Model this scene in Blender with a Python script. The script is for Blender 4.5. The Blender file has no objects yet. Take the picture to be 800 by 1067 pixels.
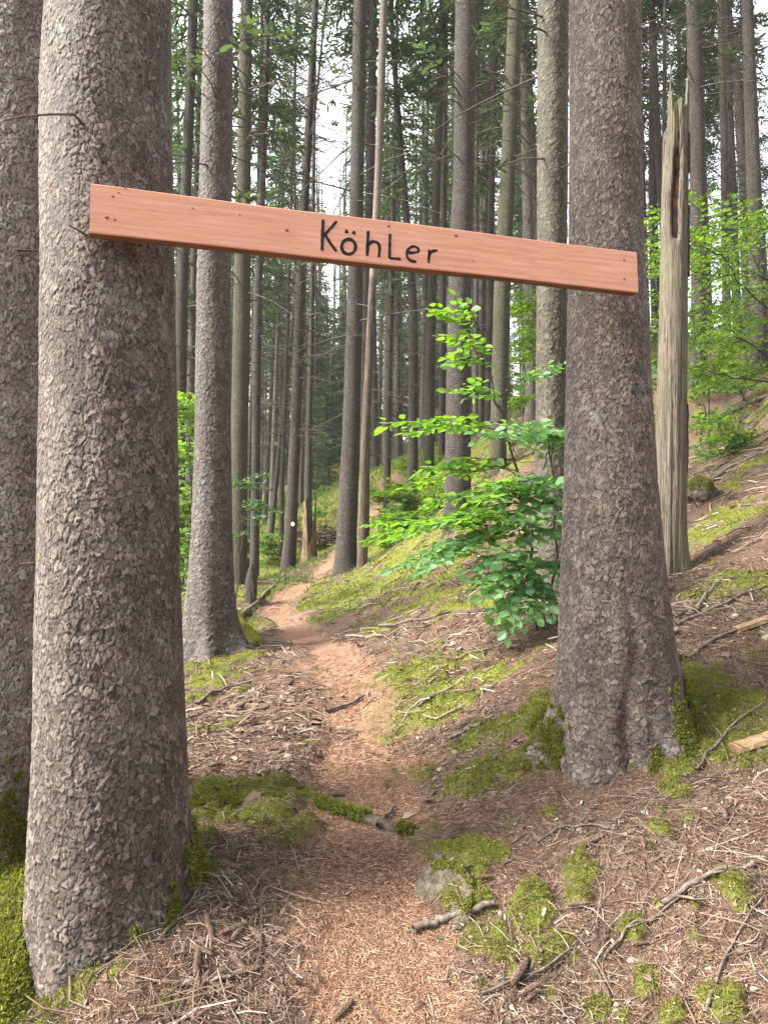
import bpy, math, random
import numpy as np
from mathutils import Vector, Matrix

random.seed(7)
rng = np.random.default_rng(7)
R = math.radians
scene = bpy.context.scene
COL = scene.collection

# ------------------------------------------------------------------ camera model
CAM = np.array([0.0, 0.0, 1.6]); PITCH = R(5.0); FPX = 770.0
CP, SP = math.cos(PITCH), math.sin(PITCH)

def ray(px, py):
    xc = (px - 400.0) / FPX; yc = (533.5 - py) / FPX
    return np.array([xc, CP - yc * SP, SP + yc * CP])

def at(px, py, Y):
    d = ray(px, py); return CAM + d * (Y / d[1])

def depth(p):
    return p[1] * CP + (p[2] - CAM[2]) * SP

# ------------------------------------------------------------------ numpy noise
def _h(*ints):
    h = np.zeros_like(ints[0], dtype=np.uint32)
    for k, a in enumerate(ints):
        h = h ^ (a.astype(np.int64).astype(np.uint32) * np.uint32([0x9E3779B1, 0x85EBCA77, 0xC2B2AE3D, 0x27D4EB2F][k]))
        h = (h ^ (h >> np.uint32(15))) * np.uint32(0x2C1B3C6D)
        h = (h ^ (h >> np.uint32(12))) * np.uint32(0x297A2D39)
    h = h ^ (h >> np.uint32(15))
    return h.astype(np.float64) / 4294967295.0

def n2(x, y, seed=0):
    x = np.asarray(x, float); y = np.asarray(y, float)
    i = np.floor(x); j = np.floor(y); fx = x - i; fy = y - j
    fx = fx * fx * (3 - 2 * fx); fy = fy * fy * (3 - 2 * fy)
    s = np.full_like(i, seed)
    a = _h(i, j, s); b = _h(i + 1, j, s); c = _h(i, j + 1, s); d = _h(i + 1, j + 1, s)
    return (a + (b - a) * fx) * (1 - fy) + (c + (d - c) * fx) * fy - 0.5

def n3(x, y, z, seed=0):
    i = np.floor(x); j = np.floor(y); k = np.floor(z)
    fx = x - i; fy = y - j; fz = z - k
    fx = fx * fx * (3 - 2 * fx); fy = fy * fy * (3 - 2 * fy); fz = fz * fz * (3 - 2 * fz)
    s = np.full_like(i, seed); out = 0
    for di in (0, 1):
        for dj in (0, 1):
            for dk in (0, 1):
                w = (fx if di else 1 - fx) * (fy if dj else 1 - fy) * (fz if dk else 1 - fz)
                out = out + w * _h(i + di, j + dj, k + dk, s)
    return out - 0.5

def sstep(a, b, x):
    t = np.clip((x - a) / (b - a), 0, 1); return t * t * (3 - 2 * t)

# ------------------------------------------------------------------ terrain
CTRL_PX = [
    # the path
    (390, 1067, 2.6), (390, 990, 2.88), (395, 935, 3.15), (400, 858, 3.72), (390, 780, 4.75), (375, 700, 7.0), (330, 665, 9.2),
    (300, 650, 10.6), (288, 632, 12.8), (318, 609, 16.5), (338, 594, 19.5), (350, 577, 25),
    # round the left trunk
    (165, 935, 3.1), (110, 1000, 2.85), (40, 1046, 2.85), (210, 840, 3.9), (0, 935, 3.45), (210, 790, 4.9), (260, 1000, 2.8), (200, 1066, 2.6),
    # left of the path
    (200, 740, 6.6), (219, 682, 8.5), (270, 740, 6.0), (250, 655, 11), (265, 607, 18.5), (249, 602, 16), (205, 640, 12),
    # the right hand slope
    (800, 1067, 2.35), (620, 1067, 2.5), (800, 920, 2.75), (560, 930, 3.05), (800, 850, 3.05), (610, 815, 3.6), (690, 790, 3.65), (560, 780, 4.0),
    (800, 700, 4.2), (800, 600, 5.5), (697, 598, 6.8), (800, 500, 8.0), (800, 430, 11), (800, 388, 15), (740, 470, 11.5), (727, 400, 14),
    (560, 690, 4.9), (450, 830, 4.05), (450, 760, 5.0), (450, 700, 6.2), (520, 650, 6.8), (450, 650, 8.0), (576, 612, 7.8), (480, 600, 9.5),
    (420, 600, 12), (360, 597, 15), (300, 595, 22), (478, 545, 12), (518, 492, 14), (553, 442, 18), (450, 540, 18), (446, 500, 19.5),
    (430, 508, 21), (403, 525, 26), (320, 590, 25), (282, 572, 28), (400, 490, 40), (340, 535, 45), (290, 548, 45), (400, 462, 70),
    (792, 388, 13), (757, 366, 18), (770, 362, 24),
]
CTRL_W = [(-6, 10, -0.6), (-5, 6, -0.55), (-4, 3, -0.5), (-3, 0, -0.5), (-12, 22, -2.0), (-30, 50, -8), (-60, 0, -18), (-50, 110, -14),
          (0, -10, -0.9), (0, 0, 0.0), (2.0, 1.0, .35), (8, 2, 2.4), (30, 0, 11), (60, 20, 14), (14, 24, 7.8), (24, 34, 9), (45, 60, 8), (70, 120, 8), (0, 120, 10), (15, 60, 9.5)]
P = [at(*c) for c in CTRL_PX] + [np.array(c, float) for c in CTRL_W]
P = np.array(P)

def _U(r2):
    return np.where(r2 > 1e-12, 0.5 * r2 * np.log(np.maximum(r2, 1e-12)), 0.0)
_n = len(P)
_K = _U((P[:, None, 0] - P[None, :, 0]) ** 2 + (P[:, None, 1] - P[None, :, 1]) ** 2) + np.eye(_n) * 0.04
_Q = np.column_stack([np.ones(_n), P[:, 0], P[:, 1]])
_A = np.block([[_K, _Q], [_Q.T, np.zeros((3, 3))]])
_w = np.linalg.solve(_A, np.concatenate([P[:, 2], np.zeros(3)]))

def H0(x, y):
    x = np.asarray(x, float); y = np.asarray(y, float); sh = x.shape
    x = x.ravel(); y = y.ravel(); out = np.empty_like(x)
    for a in range(0, len(x), 60000):
        xx = x[a:a + 60000]; yy = y[a:a + 60000]
        out[a:a + 60000] = _U((xx[:, None] - P[None, :, 0]) ** 2 + (yy[:, None] - P[None, :, 1]) ** 2) @ _w[:_n] + _w[_n] + _w[_n + 1] * xx + _w[_n + 2] * yy
    return out.reshape(sh)

def G(px, py, f=H0):
    d = ray(px, py)
    t = np.geomspace(1.2, 150, 3000)
    p = CAM[None] + d[None] * t[:, None]
    below = p[:, 2] < f(p[:, 0], p[:, 1])
    k = int(np.argmax(below)) if below.any() else len(t) - 1
    return p[k]

# path as a polyline with half widths (metres), moss as blobs: all in world units
PATH = [(385, 1067, .30), (388, 1010, .30), (385, 960, .30), (365, 910, .32), (385, 860, .36), (392, 800, .33), (380, 750, .25), (368, 710, .27), (350, 685, .30), (318, 662, .25),
        (295, 646, .25), (288, 632, .26), (300, 620, .28), (322, 607, .30), (340, 592, .34), (352, 577, .4)]
PATHW = [(G(a, b)[:2], w) for a, b, w in PATH]
PATHW = [(np.array([PATHW[0][0][0], -6.0]), .4)] + PATHW + [(np.array([PATHW[-1][0][0] + 1.5, PATHW[-1][0][1] + 9]), .6)]

def pathmask(x, y):
    best = np.full(x.shape, -9.0)
    for (a, wa), (b, wb) in zip(PATHW[:-1], PATHW[1:]):
        d = b - a; L2 = d @ d
        t = np.clip(((x - a[0]) * d[0] + (y - a[1]) * d[1]) / L2, 0, 1)
        dist = np.hypot(x - a[0] - t * d[0], y - a[1] - t * d[1])
        w = wa + (wb - wa) * t
        best = np.maximum(best, 1 - dist / w)
    best = best + 0.75 * n2(x * 3.1, y * 3.1, 5) + 0.55 * n2(x * 9, y * 9, 6) + .35 * n2(x * 25, y * 25, 7)
    return np.where(best < -5, 0, sstep(-0.38, 0.42, best))

MOSS = [(225, 832, .16, 1.2), (255, 828, .17, 1.3), (285, 828, .16, 1.3), (315, 830, .15, 1.1), (330, 848, .13, .7), (385, 838, .12, .6), (440, 862, .10, .7), (415, 862, .08, .5),
        (208, 850, .16, 1.2), (170, 925, .12, 1.0), (138, 968, .10, .8), (240, 893, .09, .7), (172, 1045, .07, 1.0), (115, 1020, .08, .6), (300, 868, .10, .6),
        (20, 1000, .30, 1.5), (5, 940, .30, 1.5), (40, 1060, .2, 1.0), (-60, 1000, .4, 1.2),
        (250, 655, .55, 1.2), (235, 690, .5, .8), (222, 720, .4, .7), (255, 700, .3, .6), (215, 760, .35, .5), (325, 776, .10, 1.0), (240, 770, .3, .35),
        (335, 628, .7, .95), (365, 618, .9, 1.0), (400, 612, 1.0, .9), (440, 610, .8, .7), (350, 640, .5, .9), (300, 612, .7, .7), (330, 612, .8, .8), (280, 595, 1.2, .8), (260, 620, .8, .9),
        (420, 640, .7, .6), (480, 625, .6, .6), (520, 615, .8, .6),
        (405, 705, .35, 1.0), (425, 725, .4, 1.1), (440, 745, .35, 1.0), (400, 745, .22, .9), (460, 700, .4, .7), (415, 680, .35, .6), (430, 670, .4, .5), (470, 735, .3, .7),
        (480, 778, .12, .9), (500, 765, .14, .9), (530, 750, .13, .85), (552, 735, .14, .9), (510, 700, .3, .6), (540, 690, .3, .5), (455, 790, .18, .7), (500, 805, .15, .7),
        (550, 790, .15, .8), (660, 790, .15, 1.1), (690, 770, .12, 1.1), (712, 735, .12, 1.0), (705, 800, .10, .9), (700, 830, .10, .9), (640, 800, .1, .8), (720, 720, .15, 1.0),
        (490, 888, .13, .9), (470, 935, .12, 1.0), (520, 985, .075, .7), (490, 975, .075, .7), (580, 985, .075, .9), (612, 1010, .06, .8), (600, 895, .075, .8), (650, 872, .075, .9),
        (658, 960, .06, 1.1), (690, 870, .075, .8), (720, 860, .075, .6), (560, 1040, .06, .7), (640, 1040, .06, .6), (770, 950, .08, .6), (500, 1030, .06, .6), (740, 900, .06, .6),
        (790, 608, .4, 1.1), (765, 620, .3, .7), (755, 540, .4, .7), (725, 560, .3, .9), (745, 510, .5, .5), (790, 480, .6, .6), (740, 470, .9, .5), (790, 430, .9, .6), (730, 590, .3, .5), (760, 780, .12, .5), (735, 700, .2, .5),
        (430, 560, 2.2, .9), (400, 530, 4, .9), (330, 560, 3, .8), (440, 510, 3, .9), (500, 560, 1.2, .6), (240, 590, 3, .8), (290, 570, 4, .8), (760, 390, 3, .8)]
MOSS += [(230, 852, .11, 1.3), (262, 850, .11, 1.2), (292, 850, .10, 1.2), (322, 856, .10, 1.0), (350, 862, .08, .7), (215, 870, .08, .9)]
_rm = random.Random(99)
for _k in range(34):
    MOSS.append((_rm.uniform(470, 800), _rm.uniform(840, 1066), _rm.uniform(.03, .07), _rm.uniform(.7, 1.1)))
for _k in range(16):
    MOSS.append((_rm.uniform(700, 800), _rm.uniform(600, 840), _rm.uniform(.06, .2), _rm.uniform(.6, 1.0)))
MOSSW = [(G(a, b)[:2], r, s) for a, b, r, s in MOSS]

def mossmask(x, y):
    m = np.zeros(x.shape)
    for c, r, s in MOSSW:
        d2 = ((x - c[0]) ** 2 + (y - c[1]) ** 2) / (r * r)
        m = np.maximum(m, s * np.exp(-d2 * 0.7))
    far = sstep(14, 30, y)
    m = np.maximum(m, .75 * far)
    m = m + .75 * n2(x * 5.3, y * 5.3, 11) + .55 * n2(x * 17, y * 17, 12) + .4 * n2(x * 1.7, y * 1.7, 13)
    return sstep(.38, .85, m)

def HF(x, y):
    x = np.asarray(x, float); y = np.asarray(y, float)
    z = H0(x, y); pm = pathmask(x, y); near = 1 - .5 * sstep(8, 20, y)
    rel = .07 * n2(x * 1.6, y * 1.6, 1) + .05 * n2(x * 4.2, y * 4.2, 2) + .028 * n2(x * 10, y * 10, 3) + .016 * n2(x * 23, y * 23, 4)
    z = z + rel * (1 - .72 * pm) * near - .03 * pm
    mm = mossmask(x, y)
    z = z + mm * (.012 + .035 * (n2(x * 13, y * 13, 8) + .5) * near + .03 * np.exp(-((x + .55) ** 2 + (y - 3.85) ** 2) / .12))
    # stepped tread below the root that crosses the path, worn hollow in front of the stone
    return z

# ------------------------------------------------------------------ mesh helpers
def mesh(name, V, F, mats=(), midx=None, smooth=True, attrs=None):
    """F: array (n,k) or list of such arrays."""
    V = np.asarray(V, np.float32)
    Fs = F if isinstance(F, list) else [F]
    Fs = [np.asarray(f, np.int32) for f in Fs if len(f)]
    me = bpy.data.meshes.new(name)
    me.vertices.add(len(V)); me.vertices.foreach_set('co', V.ravel())
    nl = sum(f.size for f in Fs); nf = sum(len(f) for f in Fs)
    me.loops.add(nl); me.polygons.add(nf)
    me.loops.foreach_set('vertex_index', np.concatenate([f.ravel() for f in Fs]))
    st = []; o = 0
    for f in Fs:
        st.append(np.arange(len(f)) * f.shape[1] + o); o += f.size
    me.polygons.foreach_set('loop_start', np.concatenate(st).astype(np.int32))
    if midx is not None:
        me.polygons.foreach_set('material_index', np.asarray(midx, np.int32))
    me.polygons.foreach_set('use_smooth', np.full(nf, bool(smooth)))
    for k, a in (attrs or {}).items():
        at_ = me.attributes.new(k, 'FLOAT', 'POINT'); at_.data.foreach_set('value', np.asarray(a, np.float32))
    for m in mats: me.materials.append(m)
    me.update(calc_edges=True)
    return me

def obj(name, me, parent=None, loc=None):
    o = bpy.data.objects.new(name, me); COL.objects.link(o)
    if parent: o.parent = parent
    if loc is not None: o.location = loc
    return o

def tag(o, label=None, cat=None, group=None, kind=None):
    if label: o['label'] = label
    if cat: o['category'] = cat
    if group: o['group'] = group
    if kind: o['kind'] = kind
    return o

def thing(name, label, cat, loc, group=None):
    o = bpy.data.objects.new(name, None); COL.objects.link(o); o.location = loc
    o.empty_display_size = .2
    return tag(o, label, cat, group)

def tube(pts, rad, sides=8, cap=True):
    pts = np.asarray(pts, float); n = len(pts)
    rad = np.broadcast_to(np.asarray(rad, float), (n,))
    T = np.gradient(pts, axis=0); T /= np.linalg.norm(T, axis=1)[:, None] + 1e-9
    up = np.array([0.31, 0.17, 0.93])
    if abs(T[0] @ up) > .9: up = np.array([1.0, .2, 0])
    A = np.cross(T, up); A /= np.linalg.norm(A, axis=1)[:, None] + 1e-9
    B = np.cross(T, A)
    th = np.arange(sides) * 2 * math.pi / sides
    V = pts[:, None] + rad[:, None, None] * (np.cos(th)[None, :, None] * A[:, None] + np.sin(th)[None, :, None] * B[:, None])
    V = V.reshape(-1, 3)
    i = np.arange(n - 1)[:, None] * sides; k = np.arange(sides)[None]; k2 = (k + 1) % sides
    F = np.stack([i + k, i + k2, i + sides + k2, i + sides + k], -1).reshape(-1, 4)
    return V, F

class Acc:
    """collects (V,F) pieces of quads into one mesh"""
    def __init__(s): s.V = []; s.F = []; s.M = []; s.T = []; s.n = 0
    def add(s, V, F, m=0, t=None):
        s.V.append(V); s.F.append(F + s.n); s.M.append(np.full(len(F), m)); s.n += len(V)
        s.T.append(np.full(len(V), random.random() if t is None else t))
    def addm(s, V, F, m, t):
        s.V.append(V); s.F.append(F + s.n); s.M.append(np.full(len(F), m)); s.n += len(V); s.T.append(t)
    def build(s, name, mats, smooth=True):
        return mesh(name, np.concatenate(s.V), np.concatenate(s.F), mats, np.concatenate(s.M), smooth, {'tint': np.concatenate(s.T)})

def scatter(tv, tf, X, Y, Z, O):
    """copies of a template: axes X,Y,Z (n,3) already scaled, origins O"""
    n = len(O)
    V = O[:, None] + tv[None, :, 0:1] * X[:, None] + tv[None, :, 1:2] * Y[:, None] + tv[None, :, 2:3] * Z[:, None]
    F = tf[None] + (np.arange(n) * len(tv))[:, None, None]
    return V.reshape(-1, 3), F.reshape(-1, tf.shape[1])

def norm(a): return a / (np.linalg.norm(a, axis=-1, keepdims=True) + 1e-9)

# ------------------------------------------------------------------ material helpers
class NT:
    def __init__(s, name):
        s.m = bpy.data.materials.new(name); s.m.use_nodes = True
        s.t = s.m.node_tree; s.b = s.t.nodes['Principled BSDF']; s.out = s.t.nodes['Material Output']
    def n(s, typ, ins=None, **kw):
        nd = s.t.nodes.new(typ)
        for k, v in kw.items(): setattr(nd, k, v)
        for k, v in (ins or {}).items():
            if isinstance(v, bpy.types.NodeSocket): s.t.links.new(v, nd.inputs[k])
            else: nd.inputs[k].default_value = v
        return nd
    def link(s, a, b): s.t.links.new(a, b)
    def attr(s, name): return s.n('ShaderNodeAttribute', attribute_name=name).outputs['Fac']
    def pos(s): return s.n('ShaderNodeTexCoord').outputs['Object']
    def scaled(s, v, sc): return s.n('ShaderNodeMapping', {'Vector': v, 'Scale': sc}).outputs[0]
    def noise(s, v, scale, detail=4, rough=.6, dist=0.0):
        return s.n('ShaderNodeTexNoise', {'Vector': v, 'Scale': scale, 'Detail': detail, 'Roughness': rough, 'Distortion': dist}).outputs['Fac']
    def voro(s, v, scale, feature='F1', out='Distance', rand=1.0):
        return s.n('ShaderNodeTexVoronoi', {'Vector': v, 'Scale': scale, 'Randomness': rand}, feature=feature).outputs[out]
    def ramp(s, fac, stops, interp='LINEAR'):
        nd = s.n('ShaderNodeValToRGB', {'Fac': fac}); cr = nd.color_ramp; cr.interpolation = interp
        while len(cr.elements) < len(stops): cr.elements.new(.5)
        for e, (p, c) in zip(cr.elements, stops):
            e.position = p; e.color = (*c, 1) if len(c) == 3 else c
        return nd.outputs['Color']
    def grey(s, fac, a, b): return s.ramp(fac, [(a, (0, 0, 0)), (b, (1, 1, 1))])
    def mix(s, f, a, b, mode='MIX'):
        nd = s.n('ShaderNodeMix', data_type='RGBA', blend_type=mode)
        for k, v in ((0, f), (6, a), (7, b)):
            if isinstance(v, bpy.types.NodeSocket): s.t.links.new(v, nd.inputs[k])
            elif k == 0: nd.inputs[0].default_value = v
            else: nd.inputs[k].default_value = (*v, 1) if len(v) == 3 else v
        return nd.outputs[2]
    def math(s, op, a, b=0.0, clamp=False):
        nd = s.n('ShaderNodeMath', operation=op, use_clamp=clamp)
        for k, v in ((0, a), (1, b)):
            if isinstance(v, bpy.types.NodeSocket): s.t.links.new(v, nd.inputs[k])
            else: nd.inputs[k].default_value = v
        return nd.outputs[0]
    def bump(s, h, strength, dist, normal=None):
        ins = {'Height': h, 'Strength': strength, 'Distance': dist}
        if normal is not None: ins['Normal'] = normal
        return s.n('ShaderNodeBump', ins).outputs[0]
    def finish(s, col, rough=.9, normal=None, spec=.25):
        if isinstance(col, bpy.types.NodeSocket): s.link(col, s.b.inputs['Base Color'])
        else: s.b.inputs['Base Color'].default_value = (*col, 1)
        if isinstance(rough, bpy.types.NodeSocket): s.link(rough, s.b.inputs['Roughness'])
        else: s.b.inputs['Roughness'].default_value = rough
        s.b.inputs['Specular IOR Level'].default_value = spec
        if normal is not None: s.link(normal, s.b.inputs['Normal'])
        return s.m

def m_ground():
    k = NT('forest_floor'); v = k.pos()
    path = k.attr('path'); moss = k.attr('moss')
    f1 = k.noise(v, 130, 5, .75); f2 = k.noise(v, 38, 5, .65); f3 = k.noise(v, 5, 4, .6)
    st = k.noise(k.scaled(v, (1, .22, 1)), 210, 3, .6, 1.5); st2 = k.noise(k.scaled(v, (.25, 1, 1)), 190, 3, .6, 1.5)
    vc = k.n('ShaderNodeTexVoronoi', {'Vector': k.scaled(v, (1, .6, 1)), 'Scale': 75.0}).outputs['Color']
    chip = k.n('ShaderNodeSeparateColor', {'Color': vc}).outputs[0]
    a = k.math('ADD', k.math('MULTIPLY', f1, .45), k.math('MULTIPLY', st, .30)); a = k.math('ADD', a, k.math('MULTIPLY', st2, .25))
    lit = k.ramp(a, [(.39, (.02, .013, .009)), (.47, (.07, .044, .031)), (.54, (.15, .098, .069)), (.61, (.245, .187, .143)), (.69, (.38, .325, .265))])
    lit = k.mix(k.grey(f2, .38, .62), lit, k.mix(.5, lit, (.19, .105, .075)))
    lit = k.mix(k.grey(f3, .42, .6), lit, k.mix(.45, lit, (.16, .12, .085)))
    lit = k.mix(k.math('MULTIPLY', k.grey(chip, .7, .95), .35), lit, (.30, .24, .19))
    pt = k.ramp(a, [(.37, (.085, .043, .028)), (.46, (.215, .118, .076)), (.54, (.34, .21, .14)), (.63, (.48, .35, .255))])
    pt = k.mix(k.grey(f3, .4, .62), pt, k.mix(.5, pt, (.16, .08, .055)))
    pt = k.mix(k.math('MULTIPLY', k.grey(chip, .6, .95), .3), pt, (.40, .29, .21))
    col = k.mix(path, lit, pt)
    col = k.mix(k.math('MULTIPLY', k.attr('humus'), .7), col, k.ramp(a, [(.38, (.03, .016, .012)), (.5, (.105, .055, .038)), (.62, (.23, .145, .105))]))
    mf = k.noise(v, 60, 5, .7)
    mc = k.ramp(mf, [(.3, (.05, .058, .013)), (.46, (.13, .142, .028)), (.6, (.225, .23, .05)), (.72, (.32, .31, .10))])
    mc = k.mix(k.grey(f3, .45, .6), mc, k.mix(.5, mc, (.10, .12, .02)))
    mk = k.math('ADD', moss, k.math('MULTIPLY', k.math('SUBTRACT', f2, .5), 1.2))
    mk = k.math('MULTIPLY', k.grey(mk, .35, .6), k.math('SUBTRACT', 1.0, k.math('MULTIPLY', path, .8)))
    col = k.mix(mk, col, mc)
    h = k.math('ADD', k.math('MULTIPLY', a, 1.0), k.math('MULTIPLY', mf, .5))
    return k.finish(col, .95, k.bump(h, 1.0, .02), .1)

def m_bark(name, plate, edge, crev, near, flake=(30, 30, 22), moss=None, moss_h=None, lichen=0.0, bstr=1.0):
    k = NT(name); v = k.pos()
    fine = k.noise(v, 160, 4, .7); mid = k.noise(v, 14, 4, .6); big = k.noise(k.scaled(v, (1, 1, .35)), 2.2, 3, .6)
    if near:
        pl = k.attr('plate'); rn = k.attr('rnd')
    else:
        w = k.n('ShaderNodeVectorMath', {0: v, 1: k.n('ShaderNodeTexNoise', {'Vector': v, 'Scale': 25.0, 'Detail': 2.0}).outputs['Color']}, operation='MULTIPLY_ADD')
        w.inputs[1].default_value = (1, 1, 1)
        nz = k.n('ShaderNodeTexNoise', {'Vector': v, 'Scale': 18.0, 'Detail': 2.0}).outputs['Color']
        sc = k.n('ShaderNodeVectorMath', {0: nz, 'Scale': .035}, operation='SCALE').outputs[0]
        ad = k.n('ShaderNodeVectorMath', {0: v, 1: sc}, operation='ADD').outputs[0]
        vv = k.scaled(ad, flake)
        e = k.voro(vv, 1.0, 'DISTANCE_TO_EDGE'); pl = k.grey(e, .02, .30)
        vcol = k.n('ShaderNodeTexVoronoi', {'Vector': vv, 'Scale': 1.0}).outputs['Color']
        rn = k.n('ShaderNodeSeparateColor', {'Color': vcol}).outputs[0]
    pc = k.mix(k.grey(rn, .1, .9), plate, edge)
    pc = k.mix(k.grey(fine, .45, .75), pc, k.mix(.35, pc, tuple(min(1, c * 1.7 + .03) for c in edge)))
    pc = k.mix(k.grey(mid, .42, .62), pc, k.mix(.4, pc, crev))
    pc = k.mix(k.grey(big, .42, .6), pc, k.mix(.6, pc, tuple(c * .7 for c in plate)))
    pc = k.mix(k.math('MULTIPLY', k.grey(k.noise(v, 5, 5, .7), .5, .68), .5), pc, tuple(c * f for c, f in zip(edge, (.95, 1.02, 1.0))))
    if near:
        fl = k.math('MULTIPLY', k.grey(rn, .60, .78), k.grey(k.noise(v, 26, 4, .7), .42, .62))
        pc = k.mix(k.math('MULTIPLY', fl, .52), pc, tuple(min(.5, c * 1.65) for c in edge))  # pale flecks: highlights on the flakes put into the bark colour
    col = k.mix(pl, crev, pc)
    if lichen:
        lf = k.noise(v, 12, 6, .75); lf2 = k.noise(v, 1.3, 2, .5)
        lm = k.math('MULTIPLY', k.grey(lf, .56, .68), k.grey(lf2, .5, .62)); lm = k.math('MULTIPLY', lm, lichen)
        col = k.mix(lm, col, (.34, .37, .31))
    if moss is not None:
        z = k.n('ShaderNodeSeparateXYZ', {'Vector': v}).outputs[2]
        mm = k.math('ADD', k.math('MULTIPLY', z, -1.0 / moss_h), k.math('MULTIPLY', mid, 2.0))
        col = k.mix(k.math('MULTIPLY', k.grey(mm, .45, .8), .85), col, k.mix(fine, tuple(c * .5 for c in moss), moss))
    h = k.math('ADD', k.math('MULTIPLY', fine, .35), k.math('MULTIPLY', pl, 0.0 if near else .9))
    if not near: h = k.math('ADD', h, k.math('MULTIPLY', rn, .5))
    return k.finish(col, .72 if near else .85, k.bump(h, bstr, .010 if near else .015), .35 if near else .2)

def m_simple(name, stops, scale, rough=.85, stretch=(1, 1, 1), bump=.3, bd=.004, detail=5, spec=.2, tint=0.0, tcol=(0, 0, 0)):
    k = NT(name); v = k.scaled(k.pos(), stretch); f = k.noise(v, scale, detail, .65)
    c = k.ramp(f, stops)
    if tint: c = k.mix(k.math('MULTIPLY', k.attr('tint'), tint), c, tcol)
    return k.finish(c, rough, k.bump(f, bump, bd), spec)

def m_tinted(name, stops, rough=.8, spec=.15, trans=None, transw=0.0):
    k = NT(name); v = k.pos()
    f = k.math('ADD', k.math('MULTIPLY', k.attr('tint'), .8), k.math('MULTIPLY', k.noise(v, 30, 2, .5), .2))
    c = k.ramp(f, stops); k.finish(c, rough, None, spec)
    if transw:
        tc = k.mix(1.0, c, trans, 'MULTIPLY')
        tr = k.n('ShaderNodeBsdfTranslucent', {'Color': tc})
        ms = k.n('ShaderNodeMixShader', {0: transw})
        k.link(k.b.outputs[0], ms.inputs[1]); k.link(tr.outputs[0], ms.inputs[2]); k.link(ms.outputs[0], k.out.inputs['Surface'])
    return k.m

M = {}
M['ground'] = m_ground()
M['bark_near'] = m_bark('flaky_bark_near', (.080, .058, .047), (.215, .172, .142), (.013, .009, .007), True, lichen=.7)
M['bark_right'] = m_bark('brown_flaky_bark', (.086, .061, .048), (.22, .175, .142), (.015, .010, .008), True, lichen=.6)
M['bark_left'] = m_bark('reddish_flaky_bark', (.20, .15, .125), (.40, .34, .30), (.035, .024, .02), True, lichen=.4)
M['bark_grey'] = m_bark('grey_bark', (.070, .056, .047), (.155, .130, .110), (.020, .015, .012), True, lichen=.3)
M['bark_olive_near'] = m_bark('olive_bark_near', (.062, .052, .034), (.125, .109, .072), (.018, .014, .009), True, lichen=.3)
M['bark_mid'] = m_bark('grey_bark_mid', (.135, .116, .10), (.25, .222, .195), (.045, .036, .03), False, (55, 55, 40))
M['bark_olive'] = m_bark('olive_bark_mid', (.15, .145, .09), (.24, .225, .145), (.055, .05, .032), False, (55, 55, 40))
M['bark_pale'] = m_bark('pale_bark_mid', (.22, .195, .175), (.36, .33, .30), (.07, .055, .045), False, (45, 45, 30))
M['bark_dark'] = m_bark('dark_bark_mid', (.125, .107, .092), (.215, .19, .165), (.045, .036, .03), False, (55, 55, 40))
M['wood_bare'] = m_simple('bare_dead_trunk', [(.32, (.09, .055, .035)), (.46, (.22, .155, .10)), (.58, (.34, .26, .175)), (.72, (.42, .34, .25))], 5, .8, (3, 3, .5), .4)
M['wood_rotten'] = m_simple('orange_rotten_wood', [(.32, (.04, .025, .016)), (.46, (.11, .07, .042)), (.58, (.18, .122, .075)), (.72, (.25, .19, .13))], 5, .8, (3, 3, .6), .5)
M['dead_twig'] = m_simple('dead_branch_wood', [(.3, (.04, .033, .027)), (.7, (.13, .11, .09))], 20)
M['needle'] = m_tinted('spruce_needles', [(.1, (.034, .056, .034)), (.5, (.060, .094, .050)), (.9, (.10, .145, .07))], .55, .35, (1.5, 1.6, .8), .35)
M['needle_light'] = m_tinted('young_spruce_needles', [(.1, (.05, .08, .042)), (.5, (.085, .125, .06)), (.9, (.13, .175, .085))], .55, .35, (1.5, 1.6, .7), .38)
M['leaf'] = m_tinted('beech_leaf', [(.05, (.145, .275, .145)), (.4, (.14, .27, .10)), (.75, (.13, .25, .045)), (1, (.20, .31, .04))], .5, .4, (1.9, 2.0, .5), .45)  # tint paints sky sheen (blue-green) and backlight (yellow-green) into the leaf colour
M['leaf_far'] = m_tinted('understory_leaf', [(.05, (.05, .11, .045)), (.5, (.085, .165, .045)), (1, (.17, .26, .05))], .5, .3, (1.9, 2.0, .5), .45)
M['stem'] = m_simple('sapling_stem', [(.3, (.035, .028, .022)), (.7, (.10, .085, .07))], 30)
M['moss'] = m_tinted('moss_fronds', [(.0, (.05, .058, .013)), (.35, (.13, .145, .03)), (.7, (.235, .245, .055)), (1, (.40, .38, .14))], .8, .1, (1.4, 1.4, .5), .35)
M['grass'] = m_tinted('grass_blades', [(.0, (.055, .09, .022)), (.5, (.11, .165, .042)), (1, (.21, .26, .085))], .6, .2, (1.5, 1.5, .5), .3)
M['litter'] = m_tinted('twig_litter', [(.0, (.04, .026, .019)), (.3, (.115, .072, .052)), (.55, (.20, .145, .11)), (.8, (.31, .25, .20)), (1, (.45, .39, .32))], .85, .12)
M['needles_brown'] = m_tinted('dry_needles', [(.0, (.09, .045, .03)), (.35, (.22, .12, .075)), (.7, (.38, .24, .155)), (1, (.52, .395, .29))], .85, .12)
M['cone'] = m_simple('cone_scales', [(.3, (.04, .025, .018)), (.55, (.135, .085, .06)), (.75, (.27, .195, .15))], 90, .7, bump=.5)
M['branch'] = m_simple('fallen_branch_wood', [(.3, (.055, .041, .033)), (.5, (.135, .106, .085)), (.72, (.26, .22, .185))], 45, .85, bump=.5)
M['sawn'] = m_simple('split_wood', [(.3, (.12, .065, .035)), (.5, (.27, .17, .09)), (.7, (.38, .26, .155))], 9, .7, (1, 9, 9), .3)
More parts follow.
